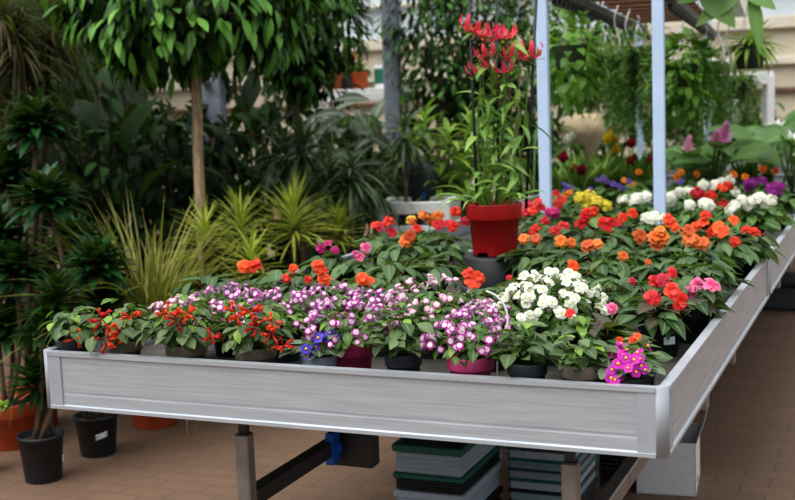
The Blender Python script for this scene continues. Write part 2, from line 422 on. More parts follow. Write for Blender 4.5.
t = thing('cardboard_box', (q.x, q.y, 0), 'white open cardboard box on the floor under the right side of the bench', 'box', None, .1)
b = MB(); bw = .115
for (x0, x1, y0, y1) in ((-bw, bw, -.15, -.146), (-bw, bw, .146, .15), (-bw, -bw+.004, -.15, .15), (bw-.004, bw, -.15, .15)):
    b.box(x0, x1, y0, y1, 0, .215, card_m)
b.box(-bw, bw, -.15, .15, 0, .004, card_m); b.build('box_body', t)
b = MB(); b.extrude([(0, 0), (.003, 0), (.035, .09), (.032, .09)], (bw, -.14, .212), (1, 0, 0), UP, (0, 1, 0), .28, card_m); b.build('box_flap', t)
b = MB(); b.box(bw+.0005, bw+.002, -.05, -.03, .03, .05, plain('red_ink', rgb(210, 50, 40))); b.build('printed_mark', t, 'small red printed mark')

# ------------------------------------------------------------------ pots
def pot_mb(r, h, mt, rim=True, taper=.76, soil_z=.88):
    b = MB(); rb = r*taper
    pf = [(rb*.97, 0), (rb, .004)]
    if rim: pf += [(r*.90, h*.70), (r*.985, h*.705), (r, h*.72), (r*1.02, h-.003), (r*1.02, h), (r*.95, h), (r*.93, h*soil_z)]
    else: pf += [(r*.97, h*.93), (r*1.03, h*.94), (r*1.03, h), (r*.96, h), (r*.94, h*soil_z)]
    b.lathe(pf, mt, 28)
    b.lathe([(r*.94, h*soil_z-.001), (r*.5, h*soil_z+.004), (0.0, h*soil_z+.006)], soil, 28)
    return b
def pot_label(root, r, h, off, z, wd, hh, mt=label_m, tilt=0.0, ink_rows=0):
    ang = math.atan2(CAM.y-root.location.y, CAM.x-root.location.x)+off; b = MB(); n = 6; mi = b.mat(mt); ii = b.mat(ink)
    g = lambda a, zz, rr: (rr*math.cos(a), rr*math.sin(a), zz)
    for k in range(n):
        a0 = ang+(k/n-.5)*wd/r; a1 = ang+((k+1)/n-.5)*wd/r
        s0 = tilt*(k/n-.5)*wd; s1 = tilt*((k+1)/n-.5)*wd
        b.face([b.vert(g(a0, z+s0, r)), b.vert(g(a1, z+s1, r)), b.vert(g(a1, z+hh+s1, r)), b.vert(g(a0, z+hh+s0, r))], mi)
        for q in range(ink_rows):
            if R.random() < .75:
                zz = z+hh*(.22+.3*q)
                b.face([b.vert(g(a0, zz+s0, r+.0006)), b.vert(g(a0*.4+a1*.6, zz+s0, r+.0006)), b.vert(g(a0*.4+a1*.6, zz+hh*.18+s0, r+.0006)), b.vert(g(a0, zz+hh*.18+s0, r+.0006))], ii)
    return b.build('pot_label', root, 'white sticker on the pot')

# ------------------------------------------------------------------ flower meshes (face +Z, centre at origin)
def petals(b, n, L, W, mt, tilt=0.2, curl=0.5, prof='petal', off=0.0, z=0.0, tint=0.0, fold=0.08, jit=0.12, seg=4):
    for k in range(n):
        a = off+2*PI*k/n+R.uniform(-jit, jit)
        d = V((math.cos(a)*math.cos(tilt), math.sin(a)*math.cos(tilt), math.sin(tilt)))
        b.leaf(V((0, 0, z)), d, V((-math.cos(a)*math.sin(tilt), -math.sin(a)*math.sin(tilt), math.cos(tilt))), L*R.uniform(.9, 1.08), W, mt, prof, curl, fold, seg, tint)
FL = {}
def flower(kind, variant=0):
    key = (kind, variant)
    if key in FL: return FL[key]
    b = MB(); c = kind
    P = petalmat
    if c.startswith('torenia'):
        pm = {'torenia': P('petal_purple_white', rgb(244, 230, 244), rgb(184, 40, 160), .25, .5),
              'torenia_pink': P('petal_pink_white', rgb(250, 240, 244), rgb(222, 110, 176), .35, .8),
              'torenia_white': P('petal_white', rgb(236, 240, 200), rgb(248, 250, 244), .05, .25, .08)}[c]
        b.lathe([(.0025, -.022), (.004, -.008), (.007, 0)], pm, 8, tint=0.2)
        petals(b, 4, .0112, .0125, pm, .15, .7, 'petal', R.random(), 0, fold=.1)
        b.lathe([(.0016, .0005), (.001, .0018), (0, .002)], yellow_c, 6)
    elif c.startswith('impatiens'):
        pm = {'impatiens_orange': P('petal_orange_red', rgb(236, 60, 28), rgb(248, 92, 40), .1, .6),
              'impatiens_red': P('petal_red', rgb(210, 22, 22), rgb(236, 44, 34), .1, .6),
              'impatiens_coral': P('petal_coral', rgb(220, 32, 40), rgb(240, 62, 62), .1, .6),
              'impatiens_pink': P('petal_pink', rgb(226, 60, 130), rgb(242, 130, 176), .15, .6),
              'impatiens_magenta': P('petal_magenta', rgb(190, 20, 110), rgb(214, 44, 130), .15, .6)}[c]
        petals(b, 5, .033, .031, pm, R.uniform(-.05, .35), .7, 'petal', R.random(), 0, fold=.12, jit=.32)
        if variant: petals(b, variant, .024, .026, pm, .6, .4, 'petal', R.random(), .004, fold=.15, jit=.6, tint=.3)
        b.tube([(0, 0, 0), (.004, 0, -.02), (.014, 0, -.036)], [.003, .002, .001], pm, 5)
    elif c == 'scarlet':
        pm = P('petal_scarlet', rgb(222, 44, 26), rgb(246, 88, 48), .2, .8)
        for k in range(7):
            d = rdir(.05, .95); p0 = d*.008
            pts = [p0+d*(.034*t)+V((0, 0, -.006*t*t)) for t in (0, .35, .7, 1)]
            b.tube(pts, [.0025, .0042, .0055, .0045], pm, 7, tint=R.random())
            for j in range(4):
                dd = (d+rdir()*.9).normalized(); b.leaf(pts[-1]-d*.003, dd, d, .012, .009, pm, 'petal', .4, .05, 3, R.random()*.5)
        b.tube([(0, 0, -.05), (0, 0, 0)], .0022, stem_r, 5)
    elif c in ('violet_blue', 'violet_magenta'):
        pm = P('petal_blue_violet', rgb(74, 50, 170), rgb(96, 74, 206), .1, .6) if c == 'violet_blue' else P('petal_magenta_violet', rgb(176, 16, 150), rgb(216, 44, 190), .1, .6)
        petals(b, 5, .0135, .014, pm, .2, .3, 'petal', R.random(), 0, fold=.05)
        b.lathe([(.0035, 0), (.003, .003), (0, .004)], yellow_c, 8)
    elif c == 'crossandra':
        pm = P('petal_orange', rgb(236, 96, 30), rgb(244, 134, 60), .1, .6)
        for lay, (n, r_, tl) in enumerate(((9, .036, .05), (7, .027, .4))):
            petals(b, n, r_, .021, pm, tl, .5, 'obov', R.random(), .005+.007*lay, R.random()*.6, .1, .25)
        b.tube([(0, 0, -.06), (0, 0, .004)], .003, stem_g, 5)
    elif c.startswith('umbel'):
        pm = {'umbel_white': P('petal_white_cream', rgb(226, 232, 176), rgb(246, 246, 236), .05, .4, .06),
              'umbel_yellow': P('petal_yellow', rgb(230, 200, 50), rgb(242, 226, 80), .1, .5, .1),
              'umbel_red': P('petal_geranium', rgb(206, 30, 26), rgb(238, 60, 44), .1, .6),
              'umbel_purple': P('petal_purple', rgb(126, 14, 120), rgb(170, 40, 160), .1, .6),
              'umbel_orange': P('petal_amber', rgb(226, 110, 30), rgb(240, 150, 60), .1, .6)}[c]
        b.lathe([(0, -.004), (.022, -.002), (.026, .004), (.016, .011), (0, .013)], pm, 10, tint=.5)
        for k in range(20):
            d = rdir(.25, 1.0); o = V((d.x*.036, d.y*.036, d.z*.018))*R.uniform(.8, 1.12); d = (d+UP*.5+rdir()*.4).normalized(); s = d.cross(V((.2, .3, 1))).normalized(); q2 = d.cross(s)
            tt = R.random()*.4; a0 = R.random()
            for j in range(5):
                a = a0+2*PI*j/5; dd = s*math.cos(a)+q2*math.sin(a)+d*.2
                b.leaf(o, dd, d, .0135, .0145, pm, 'petal', .4, .05, 3, tt)
        b.tube([(0, 0, -.07), (0, 0, .01)], .003, stem_g, 5)
    elif c.startswith('pansy'):
        pm = P('petal_pansy_violet', rgb(60, 30, 110), rgb(128, 96, 196), .2, .6) if c == 'pansy_violet' else P('petal_pansy_orange', rgb(190, 70, 20), rgb(240, 140, 30), .1, .5)
        petals(b, 5, .022, .024, pm, .15, .3, 'petal', R.random()); b.lathe([(.004, .001), (0, .004)], yellow_c, 6)
    elif c == 'marigold':
        pm = P('petal_marigold', rgb(226, 96, 14), rgb(246, 140, 26), .1, .6)
        for lay in range(4): petals(b, 9-lay, .026-.005*lay, .013, pm, .05+.38*lay, .4, 'obov', R.random(), .004*lay, R.random()*.4)
        b.tube([(0, 0, -.08), (0, 0, 0)], .003, stem_g, 5)
    elif c.startswith('tulip'):
        pm = {'tulip_yellow': P('petal_tulip_yellow', rgb(236, 196, 30), rgb(246, 216, 60), .1, .6), 'tulip_red': P('petal_tulip_red', rgb(140, 24, 40), rgb(176, 40, 60), .1, .6),
              'tulip_cream': P('petal_tulip_cream', rgb(226, 226, 190), rgb(240, 240, 220), .1, .6), 'tulip_pink': P('petal_tulip_pink', rgb(190, 60, 110), rgb(222, 110, 160), .1, .6)}[c]
        petals(b, 3, .06, .046, pm, 1.05, -.75, 'ovate', 0, 0, 0, .18, .05, 5); petals(b, 3, .058, .046, pm, 1.15, -.7, 'ovate', PI/3, .002, .3, .18, .05, 5)
        b.tube([(0, 0, -.22), (.004, 0, -.1), (0, 0, 0)], .004, stem_g, 5)
    elif c == 'curcuma':
        pm = P('petal_curcuma', rgb(248, 140, 205), rgb(255, 205, 238), .1, .6, .06)
        for lay in range(5): petals(b, 6-(lay > 2), .055-.005*lay, .034, pm, .35+.24*lay, -.4, 'ovate', R.random(), .016*lay, R.random()*.3, .15)
        b.tube([(0, 0, -.3), (0, 0, 0)], .005, stem_g, 5)
    elif c == 'lily_white':
        pm = P('petal_lily', rgb(226, 230, 190), rgb(250, 248, 244), .1, .4, .05)
        petals(b, 6, .085, .03, pm, .75, .5, 'lance', 0, 0, 0, .1, .08, 5); petals(b, 5, .07, .03, pm, 1.15, .4, 'lance', .4, .01, .1, .1, .2, 5)
        b.tube([(0, 0, -.25), (0, 0, 0)], .005, stem_g, 5)
    elif c == 'gloriosa':
        pm = P('petal_gloriosa', rgb(250, 110, 110), rgb(244, 84, 112), .0, .2, .1)
        for k in range(6):                                # strongly swept-back petals rising above the nodding centre
            a = 2*PI*k/6+R.uniform(-.15, .15); rad = V((math.cos(a), math.sin(a), 0))
            b.leaf(V((0, 0, -.004)), rad*.9-UP*.35, -UP*.9-rad*.4, .068*R.uniform(.9, 1.1), .019, pm, 'lance', 2.2+R.uniform(-.3, .3), .12, 7, R.random()*.4, .5)
        for k in range(6):
            a = 2*PI*(k+.5)/6; rad = V((math.cos(a), math.sin(a), 0))
            b.tube([(0, 0, -.006), rad*.03-UP*.012, rad*.045-UP*.008], .0011, stem_g, 4)
            b.tube([rad*.045-UP*.008+rad.cross(UP)*.004, rad*.045-UP*.008-rad.cross(UP)*.004], .0012, yellow_c, 5)
        b.lathe([(.004, -.012), (.005, -.004), (.003, .006)], stem_g, 8)
    me = b.mesh(kind+'_flower'); FL[key] = me
    return me
NAMES = {'torenia': 'white flower edged purple', 'torenia_pink': 'pale pink and white flower', 'torenia_white': 'small white flower', 'impatiens_orange': 'orange-red flower', 'impatiens_red': 'red flower',
         'impatiens_coral': 'coral red flower', 'impatiens_pink': 'pink flower', 'impatiens_magenta': 'magenta flower', 'scarlet': 'scarlet tubular flower cluster', 'violet_blue': 'blue-violet flower', 'violet_magenta': 'magenta flower with yellow eye',
         'crossandra': 'frilled orange flower head', 'umbel_white': 'cream white flower head', 'umbel_yellow': 'yellow flower head', 'umbel_red': 'orange-red flower head', 'umbel_purple': 'purple flower head', 'umbel_orange': 'amber flower head',
         'pansy_violet': 'violet flower', 'pansy_orange': 'orange flower', 'marigold': 'orange pompon flower', 'tulip_yellow': 'yellow cup flower', 'tulip_red': 'dark red cup flower', 'tulip_cream': 'cream cup flower', 'tulip_pink': 'pink cup flower',
         'curcuma': 'pink bract flower', 'lily_white': 'white star flower', 'gloriosa': 'red swept-back flower'}
def add_flower(root, kind, loc, n, sc=1.0):
    o = put('flower', flower(kind, R.randrange(3)), root, NAMES[kind], loc)
    o.rotation_euler = facing(n); o.scale = (sc,)*3
    return o

# ------------------------------------------------------------------ foliage
def dome(b, z0, RR, H, n, L, W, mt, prof='ovate', stems=7, stem_mt=None, curl=.7, droop=.0, fold=.14):
    """leafy mound growing from the pot top at z0"""
    st = stem_mt or stem_g; tips = []
    for k in range(stems):
        a = 2*PI*k/stems+R.uniform(-.3, .3); rr = RR*R.uniform(.25, .62); top = V((math.cos(a)*rr, math.sin(a)*rr, z0+H*R.uniform(.5, .85)))
        pts = [V((math.cos(a)*rr*.15, math.sin(a)*rr*.15, z0-.01)), V((top.x*.55, top.y*.55, z0+(top.z-z0)*.6)), top]
        b.tube(pts, [.0032, .0028, .002], st, 5); tips.append(top)
    for i in range(n):
        el = math.asin(R.uniform(.0, 1.0)**.9) if i % 6 else R.uniform(-.2, .25)
        a = i*2.39996+R.uniform(-.4, .4)
        rad = V((math.cos(a), math.sin(a), 0)); k = R.uniform(.55, .95) if i % 3 else R.uniform(.3, .6)
        nrm = rad*math.cos(el)+UP*math.sin(el); tan = rad*math.sin(el)-UP*math.cos(el)
        f = R.uniform(.72, 1.15); LL = L*f
        c_ = V((nrm.x*RR*k, nrm.y*RR*k, z0+H*(.2+.8*k*max(-.25, nrm.z))))
        d = (tan*.45+rad*.75+UP*(.22-droop)+rdir()*.38).normalized()
        nn = UP*.9+nrm*.7+rdir()*.38
        b.leaf(c_-d*LL*.45, d, nn, LL, W*f, mt, prof, curl*R.uniform(.4, 1.3), fold, 5, None)
def dome_pt(z0, RR, H, lo=.15, hi=1.0, front=False):
    for _ in range(30):
        d = rdir(lo, hi)
        if not front or d.dot(V((.2, -1, .6))) > .0: break
    return V((d.x*RR, d.y*RR, z0+H*(.25+.75*d.z))), d

VIEW = -FWD
FS = {'impatiens': .8, 'crossandra': .74, 'umbel': .8, 'scarlet': .72, 'pansy': .75, 'marigold': .85}
def plant(kind, px, py, label, sc=1.0, pot=None, fl=(), nfl=0, fkind=None, group=None, z=1.0, potr=.056, poth=.098, y=None, name=None, h=1.0, fsc=1.0):
    """one potted plant standing on a bench deck; (px,py) is where its leaf mass was measured in the photograph"""
    q = at_z(px, py, z) if y is None else at_y(px, py, y)
    if q.x > -.085: q.x = -.085
    if q.y < .085: q.y = .085
    for k in range(4):                                     # keep off the joints between the benches
        e = k*(BL+.016)+BL
        if abs(q.y-e-.008) < .085: q.y = e+.008+(.085 if q.y > e else -.085)
    base = V((q.x, q.y, DECK))
    t = thing(name or 'flowering_plant', base, label, 'potted plant', group)
    pot_mb(potr, poth, pot or black_p).build('pot', t)
    z0 = poth*.9; b = MB(); RR, H = .13*sc, .12*sc*h
    if kind == 'scarlet':
        RR, H = .115*sc, .10*sc*h; dome(b, z0, RR, H, int(74*sc), .050, .034, L_grey, 'ovate', 7, stem_g, .6, -.06)
        dome(b, z0+.02, RR*.8, H, int(22*sc), .04, .028, L_lite, 'ovate', 0)
    elif kind == 'torenia':
        RR, H = .13*sc, .095*sc*h; dome(b, z0, RR, H, int(120*sc), .036, .024, L_mid, 'ovate', 10, stem_g, .7)
        dome(b, z0, RR*.95, H*.95, int(40*sc), .03, .02, L_lite, 'ovate', 0)
    elif kind == 'impatiens':
        RR, H = .15*sc, .105*sc*h; dome(b, z0, RR, H, int(78*sc), .088, .040, L_imp, 'ovate', 8, stem_r, .6, .0)
    elif kind == 'bronze':
        RR, H = .12*sc, .10*sc*h; dome(b, z0, RR, H, int(15*sc), .105, .040, L_bronze, 'lance', 6, stem_r, .5, -.38); dome(b, z0, RR*1.05, H, int(30*sc), .10, .042, L_imp, 'ovate', 0, droop=-.3)
    elif kind == 'leafy':
        RR, H = .11*sc, .105*sc*h; dome(b, z0, RR, H, int(72*sc), .052, .034, L_grey, 'ovate', 8, stem_g, .45, -.24); dome(b, z0+.01, RR*.8, H*1.05, int(18*sc), .042, .026, L_lite, 'ovate', 0)
    elif kind == 'violet':
        RR, H = .11*sc, .06
        for i in range(int(22*sc)):
            a = i*2.39996; rr = R.uniform(.35, .85)*RR*.7; rad = V((math.cos(a), math.sin(a), 0))
            pz = z0+.01+.028*(1-rr/RR)+R.uniform(0, .01)
            b.tube([V((0, 0, z0)), rad*rr*.6+UP*(pz+.004), rad*rr+UP*pz], .002, stem_g, 5)
            b.leaf(rad*rr+UP*pz, rad+UP*R.uniform(-.1, .25)+rdir()*.15, UP+rdir()*.15, .055*R.uniform(.8, 1.1), .046, L_viol, 'round', .5, .1, 5)
    elif kind == 'crossandra':
        RR, H = .14*sc, .10*sc*h; dome(b, z0, RR, H, int(80*sc), .08, .04, L_imp, 'ovate', 8, stem_g, .6)
    elif kind == 'bushy':
        RR, H = .15*sc, .11*sc*h; dome(b, z0, RR, H, int(85*sc), .07, .046, L_mid, 'round', 8, stem_g, .6)
    elif kind == 'tulips':
        RR, H = .12*sc, .27*sc*h
        for i in range(int(34*sc)):
            a = R.uniform(0, 2*PI); rad = V((math.cos(a), math.sin(a), 0)); b.leaf(rad*R.uniform(0, .05)+UP*z0, UP*1.2+rad*R.uniform(.15, .7), -rad*.8+rdir()*.9, H*R.uniform(.7, 1.1), .03, L_lite, 'linear', R.uniform(.0, .9), .2, 6)
    elif kind == 'broad':
        RR, H = .18*sc, .3*sc*h
        for i in range(int(11*sc)):
            a = i*2.4; rad = V((math.cos(a), math.sin(a), 0)); e = rad*R.uniform(.05, .09)+UP*(z0+H*R.uniform(.35, .75))
            b.tube([UP*z0, e*.6+UP*(z0*.5), e], .004, stem_g, 5)
            b.leaf(e, rad*.8+UP*R.uniform(.1, .9), UP+VIEW*.8, .2*sc*R.uniform(.8, 1.15), .10*sc, L_big, 'ovate', R.uniform(.4, 1.1), .14, 6)
    b.build('foliage', t)
    fk = fkind
    D = depth(base)
    for (fx, fy) in fl:                                    # flowers seen in the photograph
        p = at_d(fx, fy, D-{'violet': .075, 'scarlet': RR*.85}.get(kind, RR*.55)+R.uniform(-.015, .015))-base
        n = V((p.x, p.y, 0))*4+UP*.7+VIEW*.9+rdir()*.45
        if kind in ('tulips', 'broad'): n = UP+VIEW*.35+rdir()*.25
        if abs(p.x) > RR*1.9: p.x *= RR*1.9/abs(p.x)
        add_flower(t, fk, p, n, fsc*FS.get(fk.split('_')[0], 1)*R.uniform(.85, 1.15))
        if p.z > z0+.03:
            pass
    for i in range(nfl if kind != 'torenia' else int(nfl*1.25)):
        p, d = dome_pt(z0, RR*R.uniform(.85, 1.1), H*R.uniform(.98, 1.22), .05 if kind == 'torenia' else .3, 1.0, front=(i % 4 != 0))
        if kind == 'violet': p = V((R.uniform(-.045, .045), R.uniform(-.05, .03), z0+.055+R.uniform(0, .025))); d = rdir(.2, 1)
        add_flower(t, fk, p, d+UP*.2+VIEW*.35+rdir()*.6, fsc*R.uniform(.85, 1.15))
    if kind == 'violet':
        b = MB()
        for k in range(6): b.tube([UP*z0, V((R.uniform(-.03, .03), R.uniform(-.03, .02), z0+.06))], .0015, stem_g, 4)
        b.build('flower_stalk', t)
    return t

exec_plants = []
#PLANTS
plant('scarlet', 76, 343, 'small grey-green plant with one scarlet flower at the left corner of the bench', 1.0, dgrey_p, [(76, 340)], 0, 'scarlet', y=.10)
plant('scarlet', 122, 340, 'scarlet-flowered plant second from the left corner along the front rim', 1.15, taupe_p, [(103, 320), (107, 341), (121, 333), (131, 317)], 0, 'scarlet', y=.11)
plant('scarlet', 186, 342, 'large scarlet-flowered plant whose leaf hangs over the front rim', 1.35, taupe_p, [(168, 314), (188, 315), (211, 338), (178, 320)], 0, 'scarlet', y=.11)
plant('scarlet', 255, 345, 'scarlet-flowered plant immediately left of the blue-violet flowers', 1.25, taupe_p, [(235, 313), (250, 312), (256, 328), (272, 322), (272, 334), (283, 346)], 0, 'scarlet', y=.12)
plant('violet', 320, 354, 'african violet with blue-violet flowers in a pale pot at the front rim', 1.0, pale_p, [(306, 349), (313, 352), (308, 356), (316, 347), (322, 335), (330, 333), (336, 336), (328, 339), (318, 338)], 0, 'violet_blue', y=.12, potr=.05, poth=.085)
t = plant('torenia', 352, 330, 'purple and white flowered plant in the dark magenta pot', 1.0, mag_p, [], 44, 'torenia', y=.16, poth=.115, h=1.1)
t = plant('leafy', 403, 348, 'flowerless grey-green leafy plant in a dark pot at the front rim', 1.1, dgrey_p, y=.11, name='leafy_plant', h=1.25, potr=.047, poth=.103)
t = plant('torenia', 470, 352, 'purple and white flowered plant in the bright pink pot', .86, pink_p, [], 42, 'torenia', y=.10, potr=.057, poth=.108, h=1.25)
t = plant('leafy', 527, 352, 'leafy plant in the dark grey pot with white lettering, beside the pink pot', .88, dgrey_p, y=.09, name='leafy_plant', h=1.2, potr=.047, poth=.103)
pot_label(t, .0425, 0, -.3, .05, .045, .016, label_m, 0, 2)
plant('leafy', 582, 352, 'leafy plant in the taupe pot next to the magenta african violet', .8, taupe_p, y=.09, name='leafy_plant', h=1.0, potr=.05, poth=.106)
plant('violet', 628, 374, 'african violet with bright magenta flowers at the near right corner', .95, dgrey_p, [(612, 370), (618, 364), (626, 358), (634, 360), (641, 366), (628, 368), (620, 376), (636, 372), (645, 370), (611, 378), (623, 355), (630, 364), (640, 359), (615, 380)], 9, 'violet_magenta', y=.10, potr=.05, poth=.08)
plant('leafy', 634, 347, 'small plant with two orange-red flowers right behind the magenta african violet', .66, dgrey_p, [(620, 340), (632, 340), (637, 336)], 0, 'impatiens_orange', y=.22, h=.9, fsc=.42, poth=.085)
# second row
plant('torenia', 186, 318, 'pale pink and white flowered mound behind the large scarlet plant', 1.0, black_p, [], 40, 'torenia_pink', z=.99)
plant('torenia', 228, 308, 'purple and white flowered mound second from the left', 1.1, black_p, [], 52, 'torenia', z=1.0)
plant('torenia', 282, 312, 'purple and white flowered mound behind the blue-violet flowers', 1.1, black_p, [], 52, 'torenia', z=1.0)
plant('torenia', 330, 300, 'purple and white flowered mound just behind the magenta pot to its left', 1.05, mag_p, [], 46, 'torenia', z=1.01)
plant('torenia', 378, 303, 'purple and white flowered mound behind the magenta pot to its right', 1.0, black_p, [], 40, 'torenia', z=1.01)
plant('torenia', 432, 308, 'pink and white flowered mound behind the flowerless leafy plant', 1.3, black_p, [], 54, 'torenia_pink', z=1.0)
plant('torenia', 488, 318, 'purple and white flowered mound behind the bright pink pot', .9, black_p, [], 30, 'torenia', z=1.0)
plant('torenia', 552, 312, 'white flowered mound in the middle of the second row', 1.3, black_p, [], 84, 'torenia_white', z=1.0, fsc=1.3, h=1.15)
plant('bronze', 606, 328, 'bronze-leaved plant with one pink bud right of the white flowers', .95, black_p, [(612, 308)], 0, 'impatiens_pink', z=1.0, fsc=.7)
plant('leafy', 578, 335, 'low leafy plant with one dark red bud below the white flowers', .85, black_p, [(570, 313)], 0, 'impatiens_red', z=.98, fsc=.55, name='leafy_plant')
t = plant('bronze', 661, 355, 'coral red flowered plant in a black pot with a white sticker', 1.0, black_p, [(652, 298), (681, 301), (672, 290)], 0, 'impatiens_coral', z=.86, potr=.060, poth=.095, h=1.0)
pot_label(t, .0548, 0, .45, .04, .034, .022)
plant('bronze', 697, 341, 'pink flowered plant at the right rim behind the white sticker pot', .95, black_p, [(697, 283), (690, 292), (712, 284)], 0, 'impatiens_pink', z=.86, potr=.056, poth=.10)
plant('impatiens', 214, 284, 'flowerless dark leafy plant behind the pale pink mound at the left', 1.0, black_p, z=1.0, name='leafy_plant')
plant('impatiens', 276, 276, 'flowerless leafy plant just behind the orange-red flowers at the back left', 1.0, black_p, z=1.02, name='leafy_plant')
# third row
plant('impatiens', 248, 286, 'orange-red flowered plant farthest left on the bench', 1.0, black_p, [(245, 265), (254, 264)], 0, 'impatiens_orange', z=1.02)
plant('impatiens', 300, 282, 'orange-red flowered plant between two white-purple mounds, left of centre', .95, black_p, [(286, 278), (293, 268), (308, 279)], 0, 'impatiens_orange', z=1.02, fsc=.75)
plant('impatiens', 330, 283, 'tall orange-red flowered plant third along behind the purple mounds', .95, black_p, [(322, 270), (325, 278), (318, 264)], 0, 'impatiens_orange', z=1.02)
plant('impatiens', 372, 284, 'orange-red flowered plant below the pink blossom', .95, black_p, [(362, 278), (369, 281)], 0, 'impatiens_orange', z=1.02)
plant('impatiens', 330, 258, 'magenta and white flowered plant at the back left edge of the near bench', .95, black_p, [(321, 248), (328, 243), (335, 249)], 0, 'impatiens_magenta', z=1.02, fsc=.7)
plant('impatiens', 362, 262, 'pink flowered plant in the back row left of the red pot', .95, black_p, [(356, 254), (366, 247), (360, 256)], 0, 'impatiens_pink', z=1.02, fsc=.75)
plant('impatiens', 395, 268, 'flowerless dark leafy plant left of the black upturned pot, front one', 1.0, black_p, z=1.02, name='leafy_plant')
plant('impatiens', 432, 262, 'flowerless dark leafy plant directly left of the red pot', 1.05, black_p, z=1.02, name='leafy_plant')
plant('impatiens', 478, 294, 'orange-red flowered plant in front of the black upturned pot', .95, black_p, [(468, 272), (478, 277), (473, 281)], 0, 'impatiens_orange', z=.98, h=.7, poth=.075)
plant('impatiens', 402, 298, 'flowerless dark plant between the purple and the pink-white mounds', .9, black_p, z=.99, name='leafy_plant')
plant('impatiens', 520, 286, 'dark leafy plant right of the black upturned pot with a dull red bud', .95, black_p, [(509, 277)], 0, 'impatiens_red', z=.98, fsc=.5, h=.7, poth=.08)
plant('impatiens', 570, 280, 'plant with a single orange-red bloom behind the white mound', 1.05, black_p, [(573, 266)], 0, 'impatiens_orange', z=1.0)
plant('impatiens', 612, 288, 'dark leafy plant with one small coral bud behind the bronze plant', 1.0, black_p, [(633, 281)], 0, 'impatiens_coral', z=1.01, fsc=.6)
plant('impatiens', 655, 284, 'coral flowered plant behind the white sticker pot', .95, black_p, [(663, 279), (655, 281), (673, 272)], 0, 'impatiens_coral', z=1.02, fsc=.8)
plant('impatiens', 610, 266, 'flowerless leafy plant in front of the orange frilled flowers, centre right', 1.0, black_p, z=1.02, name='leafy_plant')
plant('impatiens', 700, 268, 'flowerless leafy plant beside the right rim in front of the orange flowers', 1.0, black_p, z=1.02, name='leafy_plant')
plant('impatiens', 660, 266, 'leafy plant with a tiny orange bud in front of the tall orange flower stack', .95, black_p, [(648, 262)], 0, 'crossandra', z=1.02, fsc=.5)
# crossandra row
for (px, py, f, lb) in (
    (532, 254, [(524, 239), (536, 239)], 'orange frilled flower plant immediately right of the red pot'),
    (567, 255, [(561, 241), (571, 243)], 'orange frilled flower plant second to the right of the red pot'),
    (596, 257, [(588, 246), (597, 244)], 'orange frilled flower plant third to the right of the red pot'),
    (626, 258, [(623, 257), (640, 236)], 'orange frilled flower plant with a low small head left of the right post'),
    (658, 252, [(657, 245), (654, 238), (660, 231), (663, 238)], 'tall stacked orange frilled flowers right below the right post'),
    (698, 256, [(696, 243), (690, 239), (703, 243), (688, 231)], 'broad orange frilled flower plant close to the right rim')):
    plant('crossandra', px, py, lb, 1.05, black_p, f, 0, 'crossandra', z=1.02)
# left edge of second bench
plant('impatiens', 402, 247, 'plant with one large orange double bloom left of the red pot', 1.0, black_p, [(406, 239), (410, 236), (405, 242)], 0, 'crossandra', z=1.02)
plant('impatiens', 384, 238, 'red flowered plant at the far left edge of the second bench', 1.0, black_p, [(376, 225), (389, 220), (392, 232), (381, 226)], 0, 'impatiens_red', z=1.02)
plant('bushy', 420, 234, 'mixed yellow and orange flower heads left of the red pot', .95, black_p, [(412, 221), (424, 216), (438, 217), (430, 221)], 0, 'umbel_orange', z=1.02, fsc=.8)
plant('bushy', 410, 228, 'pale yellow flower heads behind the orange double bloom', .8, black_p, [(411, 220), (432, 222)], 0, 'umbel_yellow', z=1.04, fsc=.8)
plant('impatiens', 440, 238, 'red flowered plant closest to the left side of the red pot', 1.0, black_p, [(417, 228), (438, 224), (448, 223), (453, 226), (456, 211), (466, 220)], 0, 'impatiens_red', z=1.02)
# red and orange impatiens of the second bench
for (px, py, k, f, lb) in (
    (540, 228, 'impatiens_red', [(545, 220), (537, 229), (533, 231)], 'red flowered plant touching the right side of the red pot'),
    (566, 234, 'impatiens_coral', [(564, 225), (555, 230)], 'coral flowered plant between the red pot and the left post foot'),
    (588, 232, 'impatiens_red', [(587, 213), (581, 222), (594, 211), (585, 217)], 'tall red flowered plant below the yellow flowers'),
    (612, 236, 'impatiens_red', [(607, 226), (604, 221), (612, 222)], 'deep red flowered plant right of the tall red one'),
    (632, 228, 'impatiens_red', [(623, 217), (633, 213), (620, 221)], 'red flowered plant left of the right post'),
    (676, 234, 'impatiens_orange', [(671, 222), (675, 227), (668, 218)], 'orange-red flowered plant immediately right of the right post'),
    (704, 236, 'impatiens_orange', [(697, 225), (706, 214), (715, 229), (703, 222), (712, 232)], 'large orange-red flowered plant in the middle right of the post'),
    (728, 240, 'impatiens_orange', [(718, 226), (722, 231), (736, 241)], 'orange-red flowered plant near the right rim of the second bench'),
    (748, 236, 'impatiens_orange', [(747, 229), (755, 231), (734, 220)], 'orange-red flowered plant against the right rim at the bench joint'),
    (536, 212, 'impatiens_coral', [(528, 204), (533, 210), (526, 212), (538, 201), (541, 207)], 'coral red flowers behind the right edge of the red pot'),
    (553, 217, 'impatiens_magenta', [(553, 210), (556, 213), (549, 212)], 'magenta flowered plant at the left post foot'),
    (560, 208, 'impatiens_coral', [(556, 193), (559, 203), (562, 199)], 'coral flowers just right of the left post')):
    plant('impatiens', px, py, lb, 1.1, black_p, f, 0, k, z=1.03)
